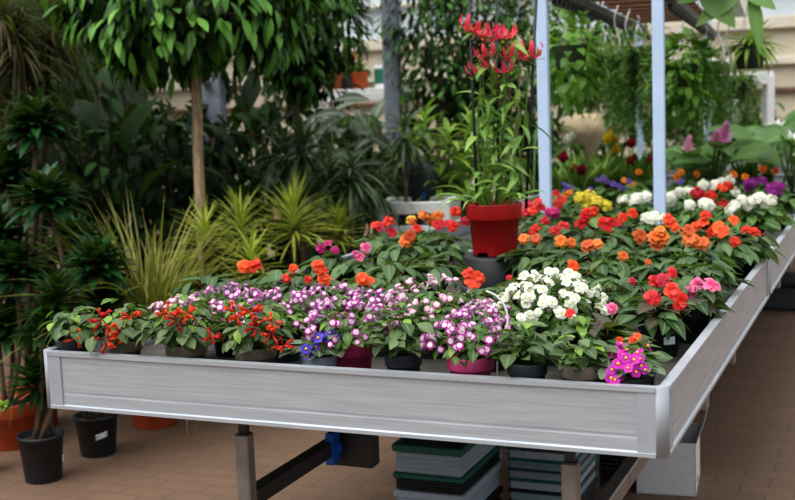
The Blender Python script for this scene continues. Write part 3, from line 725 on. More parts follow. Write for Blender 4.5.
# heads of white, yellow, purple on benches two and three
for (px, py, k, f, lb, sc) in (
    (588, 208, 'umbel_yellow', [(580, 198), (590, 196), (597, 201), (606, 205), (585, 203)], 'yellow flower heads between the two posts', 1.05),
    (640, 208, 'umbel_white', [(634, 200), (645, 197), (638, 198), (622, 199)], 'cream white flower heads left of the right post', 1.1),
    (657, 226, 'umbel_white', [(652, 218), (660, 217), (647, 218)], 'white flower heads right at the right post foot', .9),
    (680, 205, 'umbel_white', [(672, 197), (680, 192), (688, 190), (671, 201)], 'cream white flower heads right of the right post', 1.05),
    (700, 210, 'umbel_white', [(690, 205), (705, 203), (708, 205)], 'cream white flower heads below the orange-red cluster', 1.0),
    (752, 212, 'umbel_white', [(735, 205), (742, 200), (752, 200), (760, 198), (771, 200), (765, 203), (747, 204), (730, 210)], 'broad cream white flower heads near the right edge', 1.25),
    (727, 196, 'umbel_white', [(722, 182), (730, 180), (735, 192), (715, 185), (703, 185)], 'white flower heads behind the orange-red cluster', 1.0),
    (714, 206, 'umbel_red', [(711, 196), (713, 204), (724, 206), (697, 193), (729, 185), (722, 187), (735, 219)], 'tall orange-red cluster among the white flower heads', 1.15),
    (757, 192, 'umbel_purple', [(748, 184), (754, 182), (763, 180), (750, 187)], 'purple flower heads behind the broad white ones', 1.0),
    (776, 196, 'umbel_purple', [(771, 188), (775, 192), (779, 196), (778, 186)], 'purple flower heads at the far right edge', 1.0)):
    plant('bushy', px, py, lb, sc, black_p, f, 0, k, z=1.03)
for (px, py, k, f, lb) in (
    (600, 190, 'pansy_violet', [(598, 180), (603, 178), (590, 189), (606, 181)], 'violet flowers behind the yellow flower heads, left clump'),
    (628, 190, 'pansy_violet', [(613, 184), (619, 186), (629, 181), (624, 189)], 'violet flowers behind the yellow flower heads, right clump'),
    (568, 190, 'pansy_violet', [(565, 184), (571, 187), (566, 190)], 'violet flowers between left post and dark red foliage'),
    (572, 196, 'pansy_orange', [(570, 192), (567, 194)], 'few small orange flowers low between the posts, left'),
    (632, 186, 'pansy_orange', [(624, 180), (633, 184), (625, 181)], 'small orange flowers among the violet ones left of the right post'),
    (682, 186, 'pansy_violet', [(682, 181), (680, 182)], 'single violet bloom right of the right post'),
    (688, 182, 'marigold', [(681, 172), (697, 174), (677, 177)], 'orange pompon flowers right of the right post'),
    (738, 186, 'marigold', [(733, 175), (745, 177)], 'orange pompon flowers in front of the pink bract flower'),
    (768, 182, 'marigold', [(763, 169), (775, 171)], 'orange pompon flowers near the big pale leaves'),
    (638, 182, 'marigold', [(639, 172)], 'one orange pompon flower left of the right post')):
    plant('bushy', px, py, lb, .9, black_p, f, 0, k, z=1.03, fsc=1.15)
for (px, py, k, f, lb) in (
    (578, 172, 'tulip_cream', [(572, 141), (570, 160), (567, 146)], 'cream cup flowers near the beige round pot'),
    (612, 172, 'tulip_yellow', [(611, 139), (608, 144), (614, 144), (617, 155)], 'tall yellow cup flowers between the posts'),
    (582, 180, 'tulip_red', [(563, 163), (575, 175), (581, 175)], 'dark red cup flowers right of the left post'),
    (638, 176, 'tulip_red', [(632, 148), (634, 163), (631, 166), (648, 166)], 'dark red cup flowers left of the right post')):
    plant('tulips', px, py, lb, 1.0, black_p, f, 0, k, z=1.02, fsc=1.35)
for (px, py, lb) in ((560, 178, 'clump of bright strap leaves just right of the left post'), (598, 176, 'clump of bright strap leaves between cream and yellow cup flowers'), (652, 176, 'clump of bright strap leaves right behind the right post'),
        (700, 172, 'clump of bright strap leaves between the two pink bract flowers'), (745, 176, 'clump of bright strap leaves left of the big pale leaves'), (625, 168, 'clump of bright strap leaves right of the yellow cup flowers')):
    plant('tulips', px, py, lb, 1.1, black_p, z=1.02, name='strap_leaf_plant', h=.72)
plant('broad', 715, 178, 'broad-leaved plant with pale pink bract flowers in the far right', 1.3, black_p, [(715, 147), (722, 143)], 0, 'curcuma', z=1.02, fsc=1.5)
plant('broad', 688, 178, 'broad-leaved plant with one deep pink bract flower by the right post', 1.0, black_p, [(687, 153)], 0, 'curcuma', z=1.02, fsc=1.2)
plant('broad', 770, 176, 'plant with large pale leaves at the right edge', 1.6, black_p, [(776, 132)], 0, 'lily_white', z=1.02, fsc=1.2)
plant('broad', 792, 182, 'large-leaved white-flowered plant cut by the right edge of the picture', 1.5, black_p, [(793, 146)], 0, 'lily_white', z=1.02, fsc=1.2)
# grey tag and white wire between the mounds
q = at_d(286, 284, 3.85); t = thing('plant_tag', (q.x, q.y, DECK), 'grey oval plastic tag among the orange-red flowers on the left', 'tag')
b = MB(); b.tube([(0, 0, 0), (0, 0, q.z-DECK)], .004, dgrey_p, 6); b.build('tag_stake', t)
b = MB(); b.extrude([(.036*math.cos(2*PI*k/16), .018*math.sin(2*PI*k/16)) for k in range(16)], (0, .002, q.z-DECK), (1, 0, 0), UP, (0, -1, 0), .005, plain('grey_tag', rgb(120, 128, 136))); b.build('tag_plate', t)
q = at_d(500, 345, 2.95); b = MB(); pts = []
for k in range(13):
    a = k/12; pxs = [486, 494, 503, 507, 508, 505, 499, 497]; pys = [291, 294, 302, 312, 322, 331, 340, 352]
    x = a*7; i = min(6, int(x)); pts.append(at_d(pxs[i]+(pxs[i+1]-pxs[i])*(x-i), pys[i]+(pys[i+1]-pys[i])*(x-i), 2.86))
b.tube([p-V((pts[-1].x, pts[-1].y, DECK)) for p in pts]+[V((0, 0, 0))], .0028, white_m, 6); tag(b.build('hanger_loop', None, None, (pts[-1].x, pts[-1].y, DECK)), 'thin white curved plastic hanger loop rising behind the bright pink pot', 'hanger')

# ------------------------------------------------------------------ red pot with climbing lily
base = at_d(495, 254, 4.45); top = base.z
t = thing('upturned_pot', (base.x, base.y, DECK), 'black upturned plastic pot under the red pot', 'pot')
b = MB(); hh = top-DECK; b.lathe([(.128, 0), (.130, .012), (.126, .03), (.122, hh-.008), (.116, hh-.001), (.10, hh), (0, hh)], black_p, 36); b.build('pot_body', t)
b = MB(); b.lathe([(.1335, .012), (.1345, .016), (.134, .03), (.124, .034)], dgrey_p, 36); b.build('pot_band', t)
t = thing('climbing_lily', (base.x, base.y, top), 'tall climbing lily with red swept-back flowers in a bright red pot', 'potted plant')
b = pot_mb(.103, .192, red_p, True, .80, .93); b.build('pot', t, 'bright red plastic pot')
b = MB()
for a in (-PI/2-.42, -PI/2+1.1): b.box(-.018, .018, -.004, .004, .0, .014, black_p)
b.build('drain_slot', t, None, V((0, 0, 0))+V((-.02, -.086, 0)))
def loc(px, py, dd=0): return at_d(px, py, 4.45+dd)-V((base.x, base.y, top))
for a, c, dd, r in (((477, 204), (469, -14), -.02, .0055), ((526, 204), (537, -14), .0, .0055), ((499, 200), (496, -14), .07, .004)):
    b = MB(); p0, p1 = loc(a[0], a[1], dd), loc(c[0], c[1], dd); p0.z = .165; b.tube([p0, (p0+p1)/2, p1], r, black_p, 8); b.build('stake', t)
b = MB(); vine = []
for (x0, x1, x2, x3, yt) in ((488, 478, 486, 482, 30), (495, 505, 498, 508, 30), (503, 498, 512, 508, 40), (508, 520, 522, 515, 22), (486, 474, 476, 484, 60), (500, 490, 496, 488, 52), (515, 522, 528, 530, 50), (497, 500, 505, 506, 68)):
    pts = []
    for k in range(9):
        s = k/8; X = (1-s)**3*x0+3*s*(1-s)**2*x1+3*s*s*(1-s)*x2+s**3*x3
        p = loc(X, 202+(yt-202)*s, R.uniform(-.05, .05)*(1-.3*s)); pts.append(p)
    b.tube(pts, [.004]*5+[.003]*4, stem_g, 6); vine.append(pts)
b.build('stems', t)
b = MB()
for pts in vine:
    for k in range(1, 8):
        for j in range(2 if k < 6 else 1):
            p = pts[k].lerp(pts[min(8, k+1)], R.random()); d = rdir(-.35, .6)
            b.leaf(p, d, UP+rdir()*.5, R.uniform(.09, .16), R.uniform(.018, .03), L_glor, 'lance', R.uniform(.5, 1.8), .15, 7)
for i in range(30):
    p = V((R.uniform(-.07, .07), R.uniform(-.07, .07), .18)); d = V((p.x*7, p.y*7, R.uniform(.4, 1.6)))
    b.leaf(p, d, UP+rdir()*.4, R.uniform(.12, .22), R.uniform(.018, .028), L_glor, 'lance', R.uniform(.8, 2.0), .15, 7)
b.build('leaves', t)
for (fx, fy) in ((471, 30), (483, 34), (492, 38), (507, 36), (487, 55), (511, 57), (530, 56), (505, 70), (480, 70)):
    o = add_flower(t, 'gloriosa', loc(fx, fy, -.03+R.uniform(-.02, .02)), UP+rdir()*.5, R.uniform(1.0, 1.2))
for (x, y) in ((478, 62), (500, 82), (503, 92)):
    b = MB(); c = loc(x, y)
    for k in range(4): b.leaf(c, rdir(-1, -.2), rdir(), .06, .013, leafmat('leaf_withered', rgb(120, 70, 60), rgb(160, 110, 90)), 'lance', .8, .2, 5)
    b.build('withered_bloom', t, 'dull brown withered petals')

# ------------------------------------------------------------------ plants standing on the floor
def fbase(px, py, d):
    p = at_d(px, py, d); return V((p.x, p.y, 0))
def floor_plant(name, px, py, d, label, group=None):
    return thing(name, fbase(px, py, d), label, 'plant', group)
def lp(t, px, py, d): return at_d(px, py, d)-V(t.location)
def stem(t, p0, p1, r0, r1, mt, bend=.04, n=8, name='stem'):
    b = MB(); off = V((R.uniform(-1, 1), R.uniform(-1, 1), 0))*bend; pts = []
    for k in range(7):
        s = k/6; pts.append(p0.lerp(p1, s)+off*math.sin(PI*s))
    b.tube(pts, [(r0+(r1-r0)*k/6)*R.uniform(.93, 1.07) for k in range(7)], mt, n); return b.build(name, t)
def rosette(b, c, L, W, n, mt, prof='lance', lo=-.45, hi=1.0, curl=(.5, 1.2), spread=.0, seg=6, stemh=0.0):
    for i in range(n):
        u = i/(n-1); z = lo+(hi-lo)*u; a = i*2.39996+R.uniform(-.2, .2); r = math.sqrt(max(0, 1-min(1, abs(z))**2))
        d = V((r*math.cos(a), r*math.sin(a), z+.05)); p = c+UP*((u-.5)*stemh)
        b.leaf(p+d*.01, d+rdir()*.12, UP*(1-.5*abs(z))-V((d.x, d.y, 0))*max(0, z), L*R.uniform(.75, 1.1)*(1-.25*max(0, z)), W*R.uniform(.85, 1.1), mt, prof, R.uniform(*curl), .16, seg)
def drac(px, py, d, pr, ph, pmat, label, heads, L=.2, W=.05, n=70, mt=None, rim=False):
    t = floor_plant('dracaena', px, py, d, label, 'potted dracaenas left of the bench')
    pot_mb(pr, ph, pmat, rim, .8).build('pot', t)
    for (hx, hy, dd) in heads:
        c = lp(t, hx, hy, d+dd)
        stem(t, V((R.uniform(-.04, .04), R.uniform(-.04, .04), ph*.85)), c, .014, .011, dbark)
        b = MB(); rosette(b, c, L*1.2, W*1.25, int(n*1.3), mt or L_drac, 'lance', -.15, 1.0, (.25, .9), stemh=.06); b.build('leaf_head', t)
    return t
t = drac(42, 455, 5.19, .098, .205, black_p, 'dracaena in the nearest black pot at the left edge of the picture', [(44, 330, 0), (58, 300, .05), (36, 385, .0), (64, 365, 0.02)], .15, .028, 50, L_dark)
pot_label(t, .0945, 0, 1.15, .08, .012, .03)
t = drac(97, 432, 5.55, .10, .19, black_p, 'dracaena in the black pot with a tilted white sticker beside the bench corner', [(46, 200, .1), (98, 268, .0), (104, 318, .05)], .18, .045, 70)
pot_label(t, .0955, 0, .2, .095, .055, .025, label_m, .25, 2)
drac(10, 425, 5.75, .14, .22, terra, 'dark dracaena in the terracotta pot cut by the left edge', [(14, 272, 0), (-4, 235, .1), (10, 330, .1)], .19, .05, 70, None, True)
drac(36, 415, 6.1, .13, .24, terra, 'tall dracaena in the terracotta pot behind the nearest black pot', [(36, 128, .1), (8, 180, .2), (72, 250, .1)], .21, .05, 90, None, True)
# lime leaf sprig low at the left edge
t = floor_plant('creeping_plant', -22, 408, 5.3, 'small lime green sprig at the left edge by the terracotta pot')
c = lp(t, 1, 404, 5.4); pot_mb(.07, .17, terra, True, .8).build('pot', t); stem(t, V((0, 0, .15)), c-UP*.01, .005, .004, stem_g, 0.0)
b = MB()
for i in range(20): b.leaf(c, rdir(-.3, .7), UP, .05, .03, L_lime, 'ovate')
b.build('foliage', t)
# grasses and yellow striped dracaenas behind the bench
def grass(px, py, d, topz, n, label, mt, W=.012, spread=.55):
    t = floor_plant('ornamental_grass', px, py, d, label); pot_mb(.14, .29, terra, True, .8).build('pot', t); b = MB()
    for i in range(n):
        a = R.uniform(0, 2*PI); rad = V((math.cos(a), math.sin(a), 0)); s = R.uniform(.05, 1)**1.3
        d0 = UP+rad*s*spread
        b.leaf(rad*R.uniform(0, .09)+UP*.27, d0, (UP*.6-rad if s < .3 else UP-rad*.4)+rdir()*.8, topz*R.uniform(.75, 1.2), W*R.uniform(.8, 1.3), mt, 'linear', R.uniform(1.1, 2.6)*(.45+.7*s), .2, 10)
    b.build('foliage', t); return t
grass(146, 275, 5.95, .92, 520, 'big arching yellow-green ornamental grass in a terracotta pot behind the left bench end', L_gras, .011, .5)
def stripy(px, py, d, L, n, label, W=.02, mt=None):
    t = floor_plant('striped_dracaena', px, py, d, label, 'yellow striped dracaenas behind the bench')
    c = lp(t, px, py, d); stem(t, V((0, 0, 0)), c, .018, .014, dbark, .02)
    b = MB(); rosette(b, c, L*1.0, W*.72, int(n*1.25), mt or L_var, 'linear', -.15, 1.0, (.1, .7), stemh=.14, seg=7); b.build('leaf_head', t); return t
stripy(205, 243, 6.3, .26, 60, 'yellow striped spiky plant in front of the nearest tree trunk')
stripy(241, 232, 6.5, .30, 70, 'yellow striped spiky plant between the two tree trunks')
stripy(294, 226, 6.6, .36, 90, 'largest yellow striped spiky plant, in front of the second tree trunk')
stripy(338, 232, 6.9, .25, 60, 'yellow striped spiky plant farthest right, behind the pink blossom')
stripy(252, 265, 6.1, .22, 46, 'low yellow striped spiky plant close behind the orange-red flowers')
# nearest tree
def canopy(b, c, rx, ry, rz, n, L, W, mt, prof='ovate', droop=.8, clip=None, inner=.45):
    for i in range(n):
        dk = R.random() < .5  # half the leaves sit inward in dark green: crown shade put into colour
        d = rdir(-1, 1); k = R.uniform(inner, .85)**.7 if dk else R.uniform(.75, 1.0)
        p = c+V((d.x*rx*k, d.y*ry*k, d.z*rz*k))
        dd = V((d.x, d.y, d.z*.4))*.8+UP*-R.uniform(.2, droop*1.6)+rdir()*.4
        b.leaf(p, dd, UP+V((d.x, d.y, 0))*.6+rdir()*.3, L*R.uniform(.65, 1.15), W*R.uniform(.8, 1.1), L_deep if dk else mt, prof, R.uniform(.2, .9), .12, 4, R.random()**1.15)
def tree(px, py, d, top_px, top_py, r0, r1, barkm, label, crowns, L, W, mt, droop):
    t = floor_plant('indoor_tree', px, py, d, label); c0 = lp(t, top_px, top_py, d)
    stem(t, V((0, 0, 0)), c0, r0, r1, barkm, .03, 10, 'trunk')
    b = MB()
    cs = [lp(t, x, y, d+dd) for (x, y, dd, *_r) in crowns]
    for c in cs: b.tube([c0-UP*.1, c0.lerp(c, .5)+UP*.05, c], [r1*.7, r1*.5, r1*.25], barkm, 6)
    b.build('branches', t)
    b = MB()
    for c, (x, y, dd, rx, rz, n) in zip(cs, crowns): canopy(b, c, rx, rx, rz, n, L, W, mt, 'lance', droop)
    b.build('foliage', t); return t
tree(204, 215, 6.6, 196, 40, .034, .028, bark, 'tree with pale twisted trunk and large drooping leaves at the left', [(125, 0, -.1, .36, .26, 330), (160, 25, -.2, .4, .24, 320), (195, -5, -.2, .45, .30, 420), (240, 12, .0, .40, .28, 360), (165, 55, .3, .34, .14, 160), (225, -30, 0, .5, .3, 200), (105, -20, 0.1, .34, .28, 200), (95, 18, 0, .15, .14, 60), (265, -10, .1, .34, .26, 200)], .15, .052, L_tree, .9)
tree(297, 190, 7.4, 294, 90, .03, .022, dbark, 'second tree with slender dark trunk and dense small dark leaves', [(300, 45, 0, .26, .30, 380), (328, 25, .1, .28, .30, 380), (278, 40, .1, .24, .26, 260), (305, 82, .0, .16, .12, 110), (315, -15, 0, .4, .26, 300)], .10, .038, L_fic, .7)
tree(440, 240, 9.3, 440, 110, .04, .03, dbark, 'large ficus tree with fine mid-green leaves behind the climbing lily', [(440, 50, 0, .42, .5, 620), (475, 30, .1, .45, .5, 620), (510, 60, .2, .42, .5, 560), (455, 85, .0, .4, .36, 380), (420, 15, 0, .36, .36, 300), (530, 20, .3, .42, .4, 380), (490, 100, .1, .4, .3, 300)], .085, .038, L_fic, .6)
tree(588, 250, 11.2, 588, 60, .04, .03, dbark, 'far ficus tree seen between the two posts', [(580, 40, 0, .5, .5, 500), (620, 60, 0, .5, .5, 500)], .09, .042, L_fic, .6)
# dark foliage behind
def shrub(px, py, d, rx, z0, z1, n, L, W, mt, label, prof='ovate', droop=.5):
    t = floor_plant('leafy_shrub', px, py, d, label, 'dark shrubs behind the bench'); b = MB()
    for k in range(5):
        a = k*1.26; b.tube([V((0, 0, 0)), V((math.cos(a)*rx*.25, math.sin(a)*rx*.25, z1*.45)), V((math.cos(a)*rx*.5, math.sin(a)*rx*.5, z1*.8))], [.014, .011, .006], dbark, 6)
    b.build('stems', t); b = MB()
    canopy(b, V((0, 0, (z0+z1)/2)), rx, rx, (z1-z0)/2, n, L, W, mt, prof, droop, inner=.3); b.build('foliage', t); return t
def banana(px, py, d, tips, label, mt=None, W=.2):
    t = floor_plant('broad_leaf_plant', px, py, d, label); 
    for (x, y, dd, L) in tips:
        c = lp(t, x, y, d+dd); b = MB(); b.tube([V((R.uniform(-.05, .05), R.uniform(-.05, .05), 0)), c*.5+UP*.2*c.z*.5, c], [.012, .009, .006], L_deep if mt in (L_dark, L_deep) else stem_g, 6)
        dr = V((c.x, c.y, 0)); b.leaf(c, UP*R.uniform(.5, 1.2)+dr.normalized()*.6, -dr.normalized()+UP*.6, L, W, mt or L_dark, 'ovate', R.uniform(.5, 1.1), .15, 8)
        b.build('leaf', t)
    return t
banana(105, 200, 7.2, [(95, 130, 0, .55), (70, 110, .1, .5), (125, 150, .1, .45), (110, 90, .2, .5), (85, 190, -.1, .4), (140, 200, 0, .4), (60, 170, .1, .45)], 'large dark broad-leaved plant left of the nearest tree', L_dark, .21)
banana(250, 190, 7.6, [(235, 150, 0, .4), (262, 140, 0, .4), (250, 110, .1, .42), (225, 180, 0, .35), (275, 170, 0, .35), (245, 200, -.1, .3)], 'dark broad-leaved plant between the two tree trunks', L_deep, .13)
def marg(px, py, d, heads, L, n, label, mt, W=.02):
    t = floor_plant('spiky_dracaena', px, py, d, label)
    for (x, y, dd) in heads:
        c = lp(t, x, y, d+dd); stem(t, V((R.uniform(-.03, .03), R.uniform(-.03, .03), 0)), c, .016, .012, dbark)
        b = MB(); rosette(b, c, L, W, n, mt, 'linear', -.6, 1.0, (.4, 1.6), stemh=.12, seg=7); b.build('leaf_head', t)
    return t
L_marg = leafmat('leaf_spiky_dark', rgb(40, 60, 40), rgb(96, 116, 80), trans=.15)
marg(405, 215, 7.6, [(405, 138, 0)], .34, 70, 'slender dracaena with one narrow spiky head left of the pale column foot', L_marg)
marg(352, 200, 7.0, [(352, 178, 0), (330, 190, .1)], .36, 80, 'two dark spiky dracaena heads low behind the yellow striped plants', L_marg)
marg(300, 200, 7.2, [(304, 150, 0), (285, 160, .15)], .34, 80, 'dark spiky dracaena heads around the second tree trunk', L_marg)
marg(375, 215, 7.3, [(378, 190, 0)], .3, 60, 'dark spiky dracaena near the low white rack', L_marg)
marg(20, 200, 6.9, [(18, 50, 0), (50, 30, .2), (-5, 90, .1), (30, 95, .1), (5, 20, 0)], .5, 120, 'tall brownish drooping spiky plant in the top left corner', L_dry, .018)
t = floor_plant('silvery_leaf_plant', 345, 170, 8.2, 'silvery dark broad-leaved plant right of the second tree'); b = MB()
for k in range(46):
    c = lp(t, R.uniform(310, 390), R.uniform(100, 165), 8.2+R.uniform(-.25, .25)); 
    b.leaf(c, rdir(-.5, .4), UP+VIEW*.6+rdir()*.4, .27, .10, L_calat, 'lance', .8, .12, 6)
    if k % 5 == 0: b.tube([V((c.x*.2, c.y*.2, 0)), V((c.x*.5, c.y*.5, c.z*.6)), c], .008, stem_g, 5)
b.build('foliage', t)
t = floor_plant('arching_leaf_plant', 452, 200, 7.9, 'light yellow-green plant with arching strap leaves behind the climbing lily')
for (x, y, dd) in ((448, 150, 0), (425, 132, .1), (472, 138, .1), (412, 158, .15), (440, 188, -.1), (465, 178, 0), (488, 150, .2)):
    c = lp(t, x, y, 7.9+dd); stem(t, V((R.uniform(-.05, .05), R.uniform(-.05, .05), 0)), c, .012, .008, stem_g)
    b = MB(); rosette(b, c, .27, .042, 26, L_lime, 'lance', -.2, 1.0, (.5, 1.7), stemh=.14, seg=7); b.build('leaf_head', t)
banana(530, 200, 8.6, [(520, 150, 0, .3), (535, 140, 0, .3), (510, 160, 0, .3), (548, 165, 0, .3), (525, 170, -.1, .25)], 'mid-green leafy plant half hidden by the left post', L_mid, .10)
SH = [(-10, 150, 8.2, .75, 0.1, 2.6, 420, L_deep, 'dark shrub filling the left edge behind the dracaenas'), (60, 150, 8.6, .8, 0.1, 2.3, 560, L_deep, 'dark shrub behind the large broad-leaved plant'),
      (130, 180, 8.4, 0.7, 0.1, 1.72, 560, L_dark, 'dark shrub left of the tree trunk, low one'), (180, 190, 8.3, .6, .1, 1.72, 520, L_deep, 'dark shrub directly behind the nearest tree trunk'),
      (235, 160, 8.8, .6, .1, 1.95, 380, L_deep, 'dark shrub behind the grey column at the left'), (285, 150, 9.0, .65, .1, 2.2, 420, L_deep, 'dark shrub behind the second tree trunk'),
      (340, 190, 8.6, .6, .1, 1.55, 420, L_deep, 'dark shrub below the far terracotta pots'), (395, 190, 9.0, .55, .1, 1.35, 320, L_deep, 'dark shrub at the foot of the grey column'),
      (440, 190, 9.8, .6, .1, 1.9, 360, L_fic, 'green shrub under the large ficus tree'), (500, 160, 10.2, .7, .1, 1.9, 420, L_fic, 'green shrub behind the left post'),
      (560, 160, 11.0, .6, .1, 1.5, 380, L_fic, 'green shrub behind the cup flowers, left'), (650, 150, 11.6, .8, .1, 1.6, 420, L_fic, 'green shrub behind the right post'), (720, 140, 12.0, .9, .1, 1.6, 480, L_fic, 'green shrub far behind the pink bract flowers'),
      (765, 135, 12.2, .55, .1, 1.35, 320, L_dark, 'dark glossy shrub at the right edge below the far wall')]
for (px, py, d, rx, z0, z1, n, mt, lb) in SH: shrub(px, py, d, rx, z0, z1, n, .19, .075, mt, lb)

# racks, pots and oddments behind
def rack(px, py, d, w_, dp, h, label, mt=white_m, shelf=True, rz=.2):
    q = at_d(px, py, d); t = thing('metal_rack', (q.x, q.y, 0), label, 'rack', None, rz); r = .03
    for sx in (-1, 1):
        for sy in (-1, 1):
            b = MB(); b.box(sx*w_/2-r, sx*w_/2+r, sy*dp/2-r, sy*dp/2+r, 0, h, mt, .004); b.build('leg', t)
    b = MB()
    for sy in (-1, 1): b.box(-w_/2+r, w_/2-r, sy*dp/2-r*.8, sy*dp/2+r*.8, h-.075, h-.002, mt, .004)
    for sx in (-1, 1): b.box(sx*w_/2-r*.8, sx*w_/2+r*.8, -dp/2+r, dp/2-r, h-.075, h-.002, mt, .004)
    b.build('top_frame', t)
    if shelf: b = MB(); b.box(-w_/2-.02, w_/2+.02, -dp/2-.02, dp/2+.02, h, h+.03, mt, .004); b.build('shelf', t)
    else: b = MB(); b.box(-w_/2+r, w_/2-r, -dp/2-.02, -dp/2+.02, h-.20, h-.15, mt, .004); b.build('lower_rail', t)
    return t, q, h
t, q, h = rack(418, 200, 7.6, .42, .4, at_d(418, 199, 7.6).z, 'low white metal rack left of the red pot, in shade', white_m, False)
t, q, h = rack(362, 92, 10.4, .72, .5, at_d(350, 93, 10.4).z, 'tall white rack carrying terracotta pots, left of the grey column')
for i, (px, lb, mt) in enumerate(((334, 'far terracotta pot, left one on the tall white rack', terra), (360, 'far terracotta pot, right one on the tall white rack', terra), (348, 'far dark grey pot with reddish plant between two terracotta pots', dgrey_p))):
    p = at_d(px, 90, 10.35+.05*i); t = thing('potted_plant', (p.x, p.y, h+.031), lb, 'potted plant'); pot_mb(.085, .15, mt).build('pot', t)
    b = MB()
    for k in range(26): b.leaf(V((0, 0, .14)), rdir(.0, 1), UP+rdir()*.5, R.uniform(.1, .24), .05, L_bronze if i == 2 else L_mid, 'lance', .9, .15, 5)
    if i == 2:
        for k in range(5): b.leaf(V((0, 0, .14)), rdir(.5, 1), UP, R.uniform(.25, .36), .07, leafmat('leaf_rust', rgb(120, 50, 30), rgb(176, 90, 60)), 'lance', .4, .15, 5)
    b.build('foliage', t)
p = at_d(381, 78, 10.4); t = thing('green_carton', (p.x, p.y, h+.031), 'small green and white carton on the tall white rack beside the column', 'carton'); b = MB(); b.box(-.05, .05, -.04, .04, 0, .2, card_m, .004); b.build('carton_body', t); b = MB(); b.box(-.045, .045, -.0415, -.0402, .04, .17, green_p); b.build('carton_print', t)
p = at_d(424, 190, 7.9); t = thing('black_container', (p.x, p.y, 0), 'round black container behind the red pot, in shade', 'container'); zt = at_d(433, 160, 7.9).z
b = MB(); b.lathe([(.10, 0), (.12, .02), (.15, zt-.2), (.15, zt-.12), (.13, zt-.04), (.06, zt), (0, zt+.002)], black_p, 28); b.build('container_body', t)
b = MB(); b.box(.045, .07, -.153, -.149, zt-.42, zt-.2, blue_m); b.build('sticker', t, 'blue vertical sticker')
# tray tub under the second bench, right
t = thing('black_tub', (-.30, 6.35, 0), 'low dark grey tub on the floor far under the benches at the right edge', 'tub'); zt = .21
b = MB(); b.box(-.27, .27, -.24, .24, 0, zt-.03, dgrey_p, .02); b.build('tub_body', t)
b = MB(); b.box(-.285, .285, -.255, .255, zt-.035, zt, black_p, .01); b.build('tub_rim', t)
# hanging frame
PA, PB = at_d(546, 205, 5.75), at_d(660, 214, 5.55)
PA.z = PB.z = 0
t = thing('pergola', (PA.x, PA.y, DECK), 'pale steel post frame with brown slats over the second and third benches', 'pergola', None, math.radians(5.5))
LY = 4.3; ZR = 2.05-DECK; off = Matrix.Rotation(-math.radians(5.5), 3, 'Z') @ (PB-PA)
yv = V((0, 1, 0))
for o in (V((0, 0, 0)), off, V((0, LY, 0)), off+yv*LY):
    b = MB(); r = .027; b.box(o.x-r, o.x+r, o.y-r, o.y+r, 0, 2.0, post_m, .004); b.box(o.x-.06, o.x+.06, o.y-.06, o.y+.06, 0, .008, post_m); b.build('post', t)
for i, (o, z) in enumerate(((V((.05, 0, 0)), ZR), (off+V((.05, 0, 0)), ZR-.06))):
    b = MB(); b.box(o.x-.02, o.x+.02, o.y, o.y+LY, z, z+.05, dsteel, .004)
    rl = b.build('hanging_rail', t)
    b = MB(); b.box(o.x-.012, o.x+.012, o.y, o.y+LY, z-.008, z-.001, dsteel)
    for k in range(34):
        y = o.y+.08+k*(LY-.16)/33; b.box(o.x-.012, o.x+.012, y-.02, y+.02, z-.035, z-.001, dsteel)
    b.build('rail_teeth', rl)
for k in range(11):
    y = .25+k*.38; b = MB(); b.box(.03, off.x+.03, y, y+.10, ZR+.07, ZR+.095, wood_b, .004); b.build('slat', t)
b = MB(); b.extrude([(0, 0), (.2, -.02), (.2, -.015), (0, .006)], off+V((.1, 0, ZR+.1)), (1, 0, 0), UP, yv, LY, plain('frosted_sheet', rgb(170, 200, 190), .3)); b.build('side_sheet', t)
# hanging baskets
def basket(px, py, d, label, style, strands=46, drop=.7, mt=None, lift=None):
    p = at_d(px, py, d); ztop = 2.05-.04; p.z += R.uniform(-.05, .05)
    t = thing('hanging_basket', p, label, 'hanging basket', 'baskets hanging from the frame')
    r = .095; b = MB(); b.lathe([(r*.7, -.13), (r*.78, -.12), (r, -.005), (r*1.04, 0), (r*.96, 0), (r*.9, -.02), (0, -.02)], plain('moss_pot', rgb(66, 82, 56), .8, 0, .3), 24); b.build('pot', t)
    b = MB(); hk = max(.25, ztop-p.z)
    for k in range(3):
        a = 2*PI*k/3+.4; b.tube([(r*math.cos(a), r*math.sin(a), 0), (0, 0, hk-.06)], .0025, white_m, 5)
    b.tube([(0, 0, hk-.06), (.012, 0, hk-.03), (0, 0, hk)], .003, white_m, 5); b.build('hanger', t)
    b = MB()
    if style == 'trail':
        for i in range(130):
            d_ = rdir(-.1, 1); b.leaf(V((d_.x*.16, d_.y*.16, d_.z*.13))*R.uniform(.5, 1.2), d_+rdir()*.6, UP+rdir()*.5, .06, .02, mt or L_fern, 'lance', .6, .1, 3)
        for s in range(strands):
            a = R.uniform(0, 2*PI); rad = V((math.cos(a), math.sin(a), 0)); ln = drop*R.uniform(.35, 1.1); o = R.uniform(.4, 1.5); pts = []
            for k in range(9):
                u = k/8; pts.append(rad*(r*.5+r*o*(1-(1-min(1, u*3))**2))+UP*(.05*math.sin(min(1, u*3)*PI)-ln*max(0, u-.12))+V((R.uniform(-.012, .012), R.uniform(-.012, .012), 0)))
            b.tube(pts, .0016, stem_g, 4)
            for k in range(8):
                for j in range(6): b.leaf(pts[k].lerp(pts[k+1], R.random()), rdir(-.6, .4), UP+rdir()*.5, .042, .013, mt or L_fern, 'lance', .4, .1, 2)
    else:
        for i in range(strands*5):
            d_ = rdir(-.9, 1); q_ = V((d_.x*r*1.9, d_.y*r*1.9, d_.z*.23-.07))*R.uniform(.75, 1.15)
            b.leaf(q_, d_*.8-UP*.3+rdir()*.5, UP+d_*.5, .075, .045, mt or L_hang, 'heart', .6, .1, 4)
    b.build('foliage', t); return t
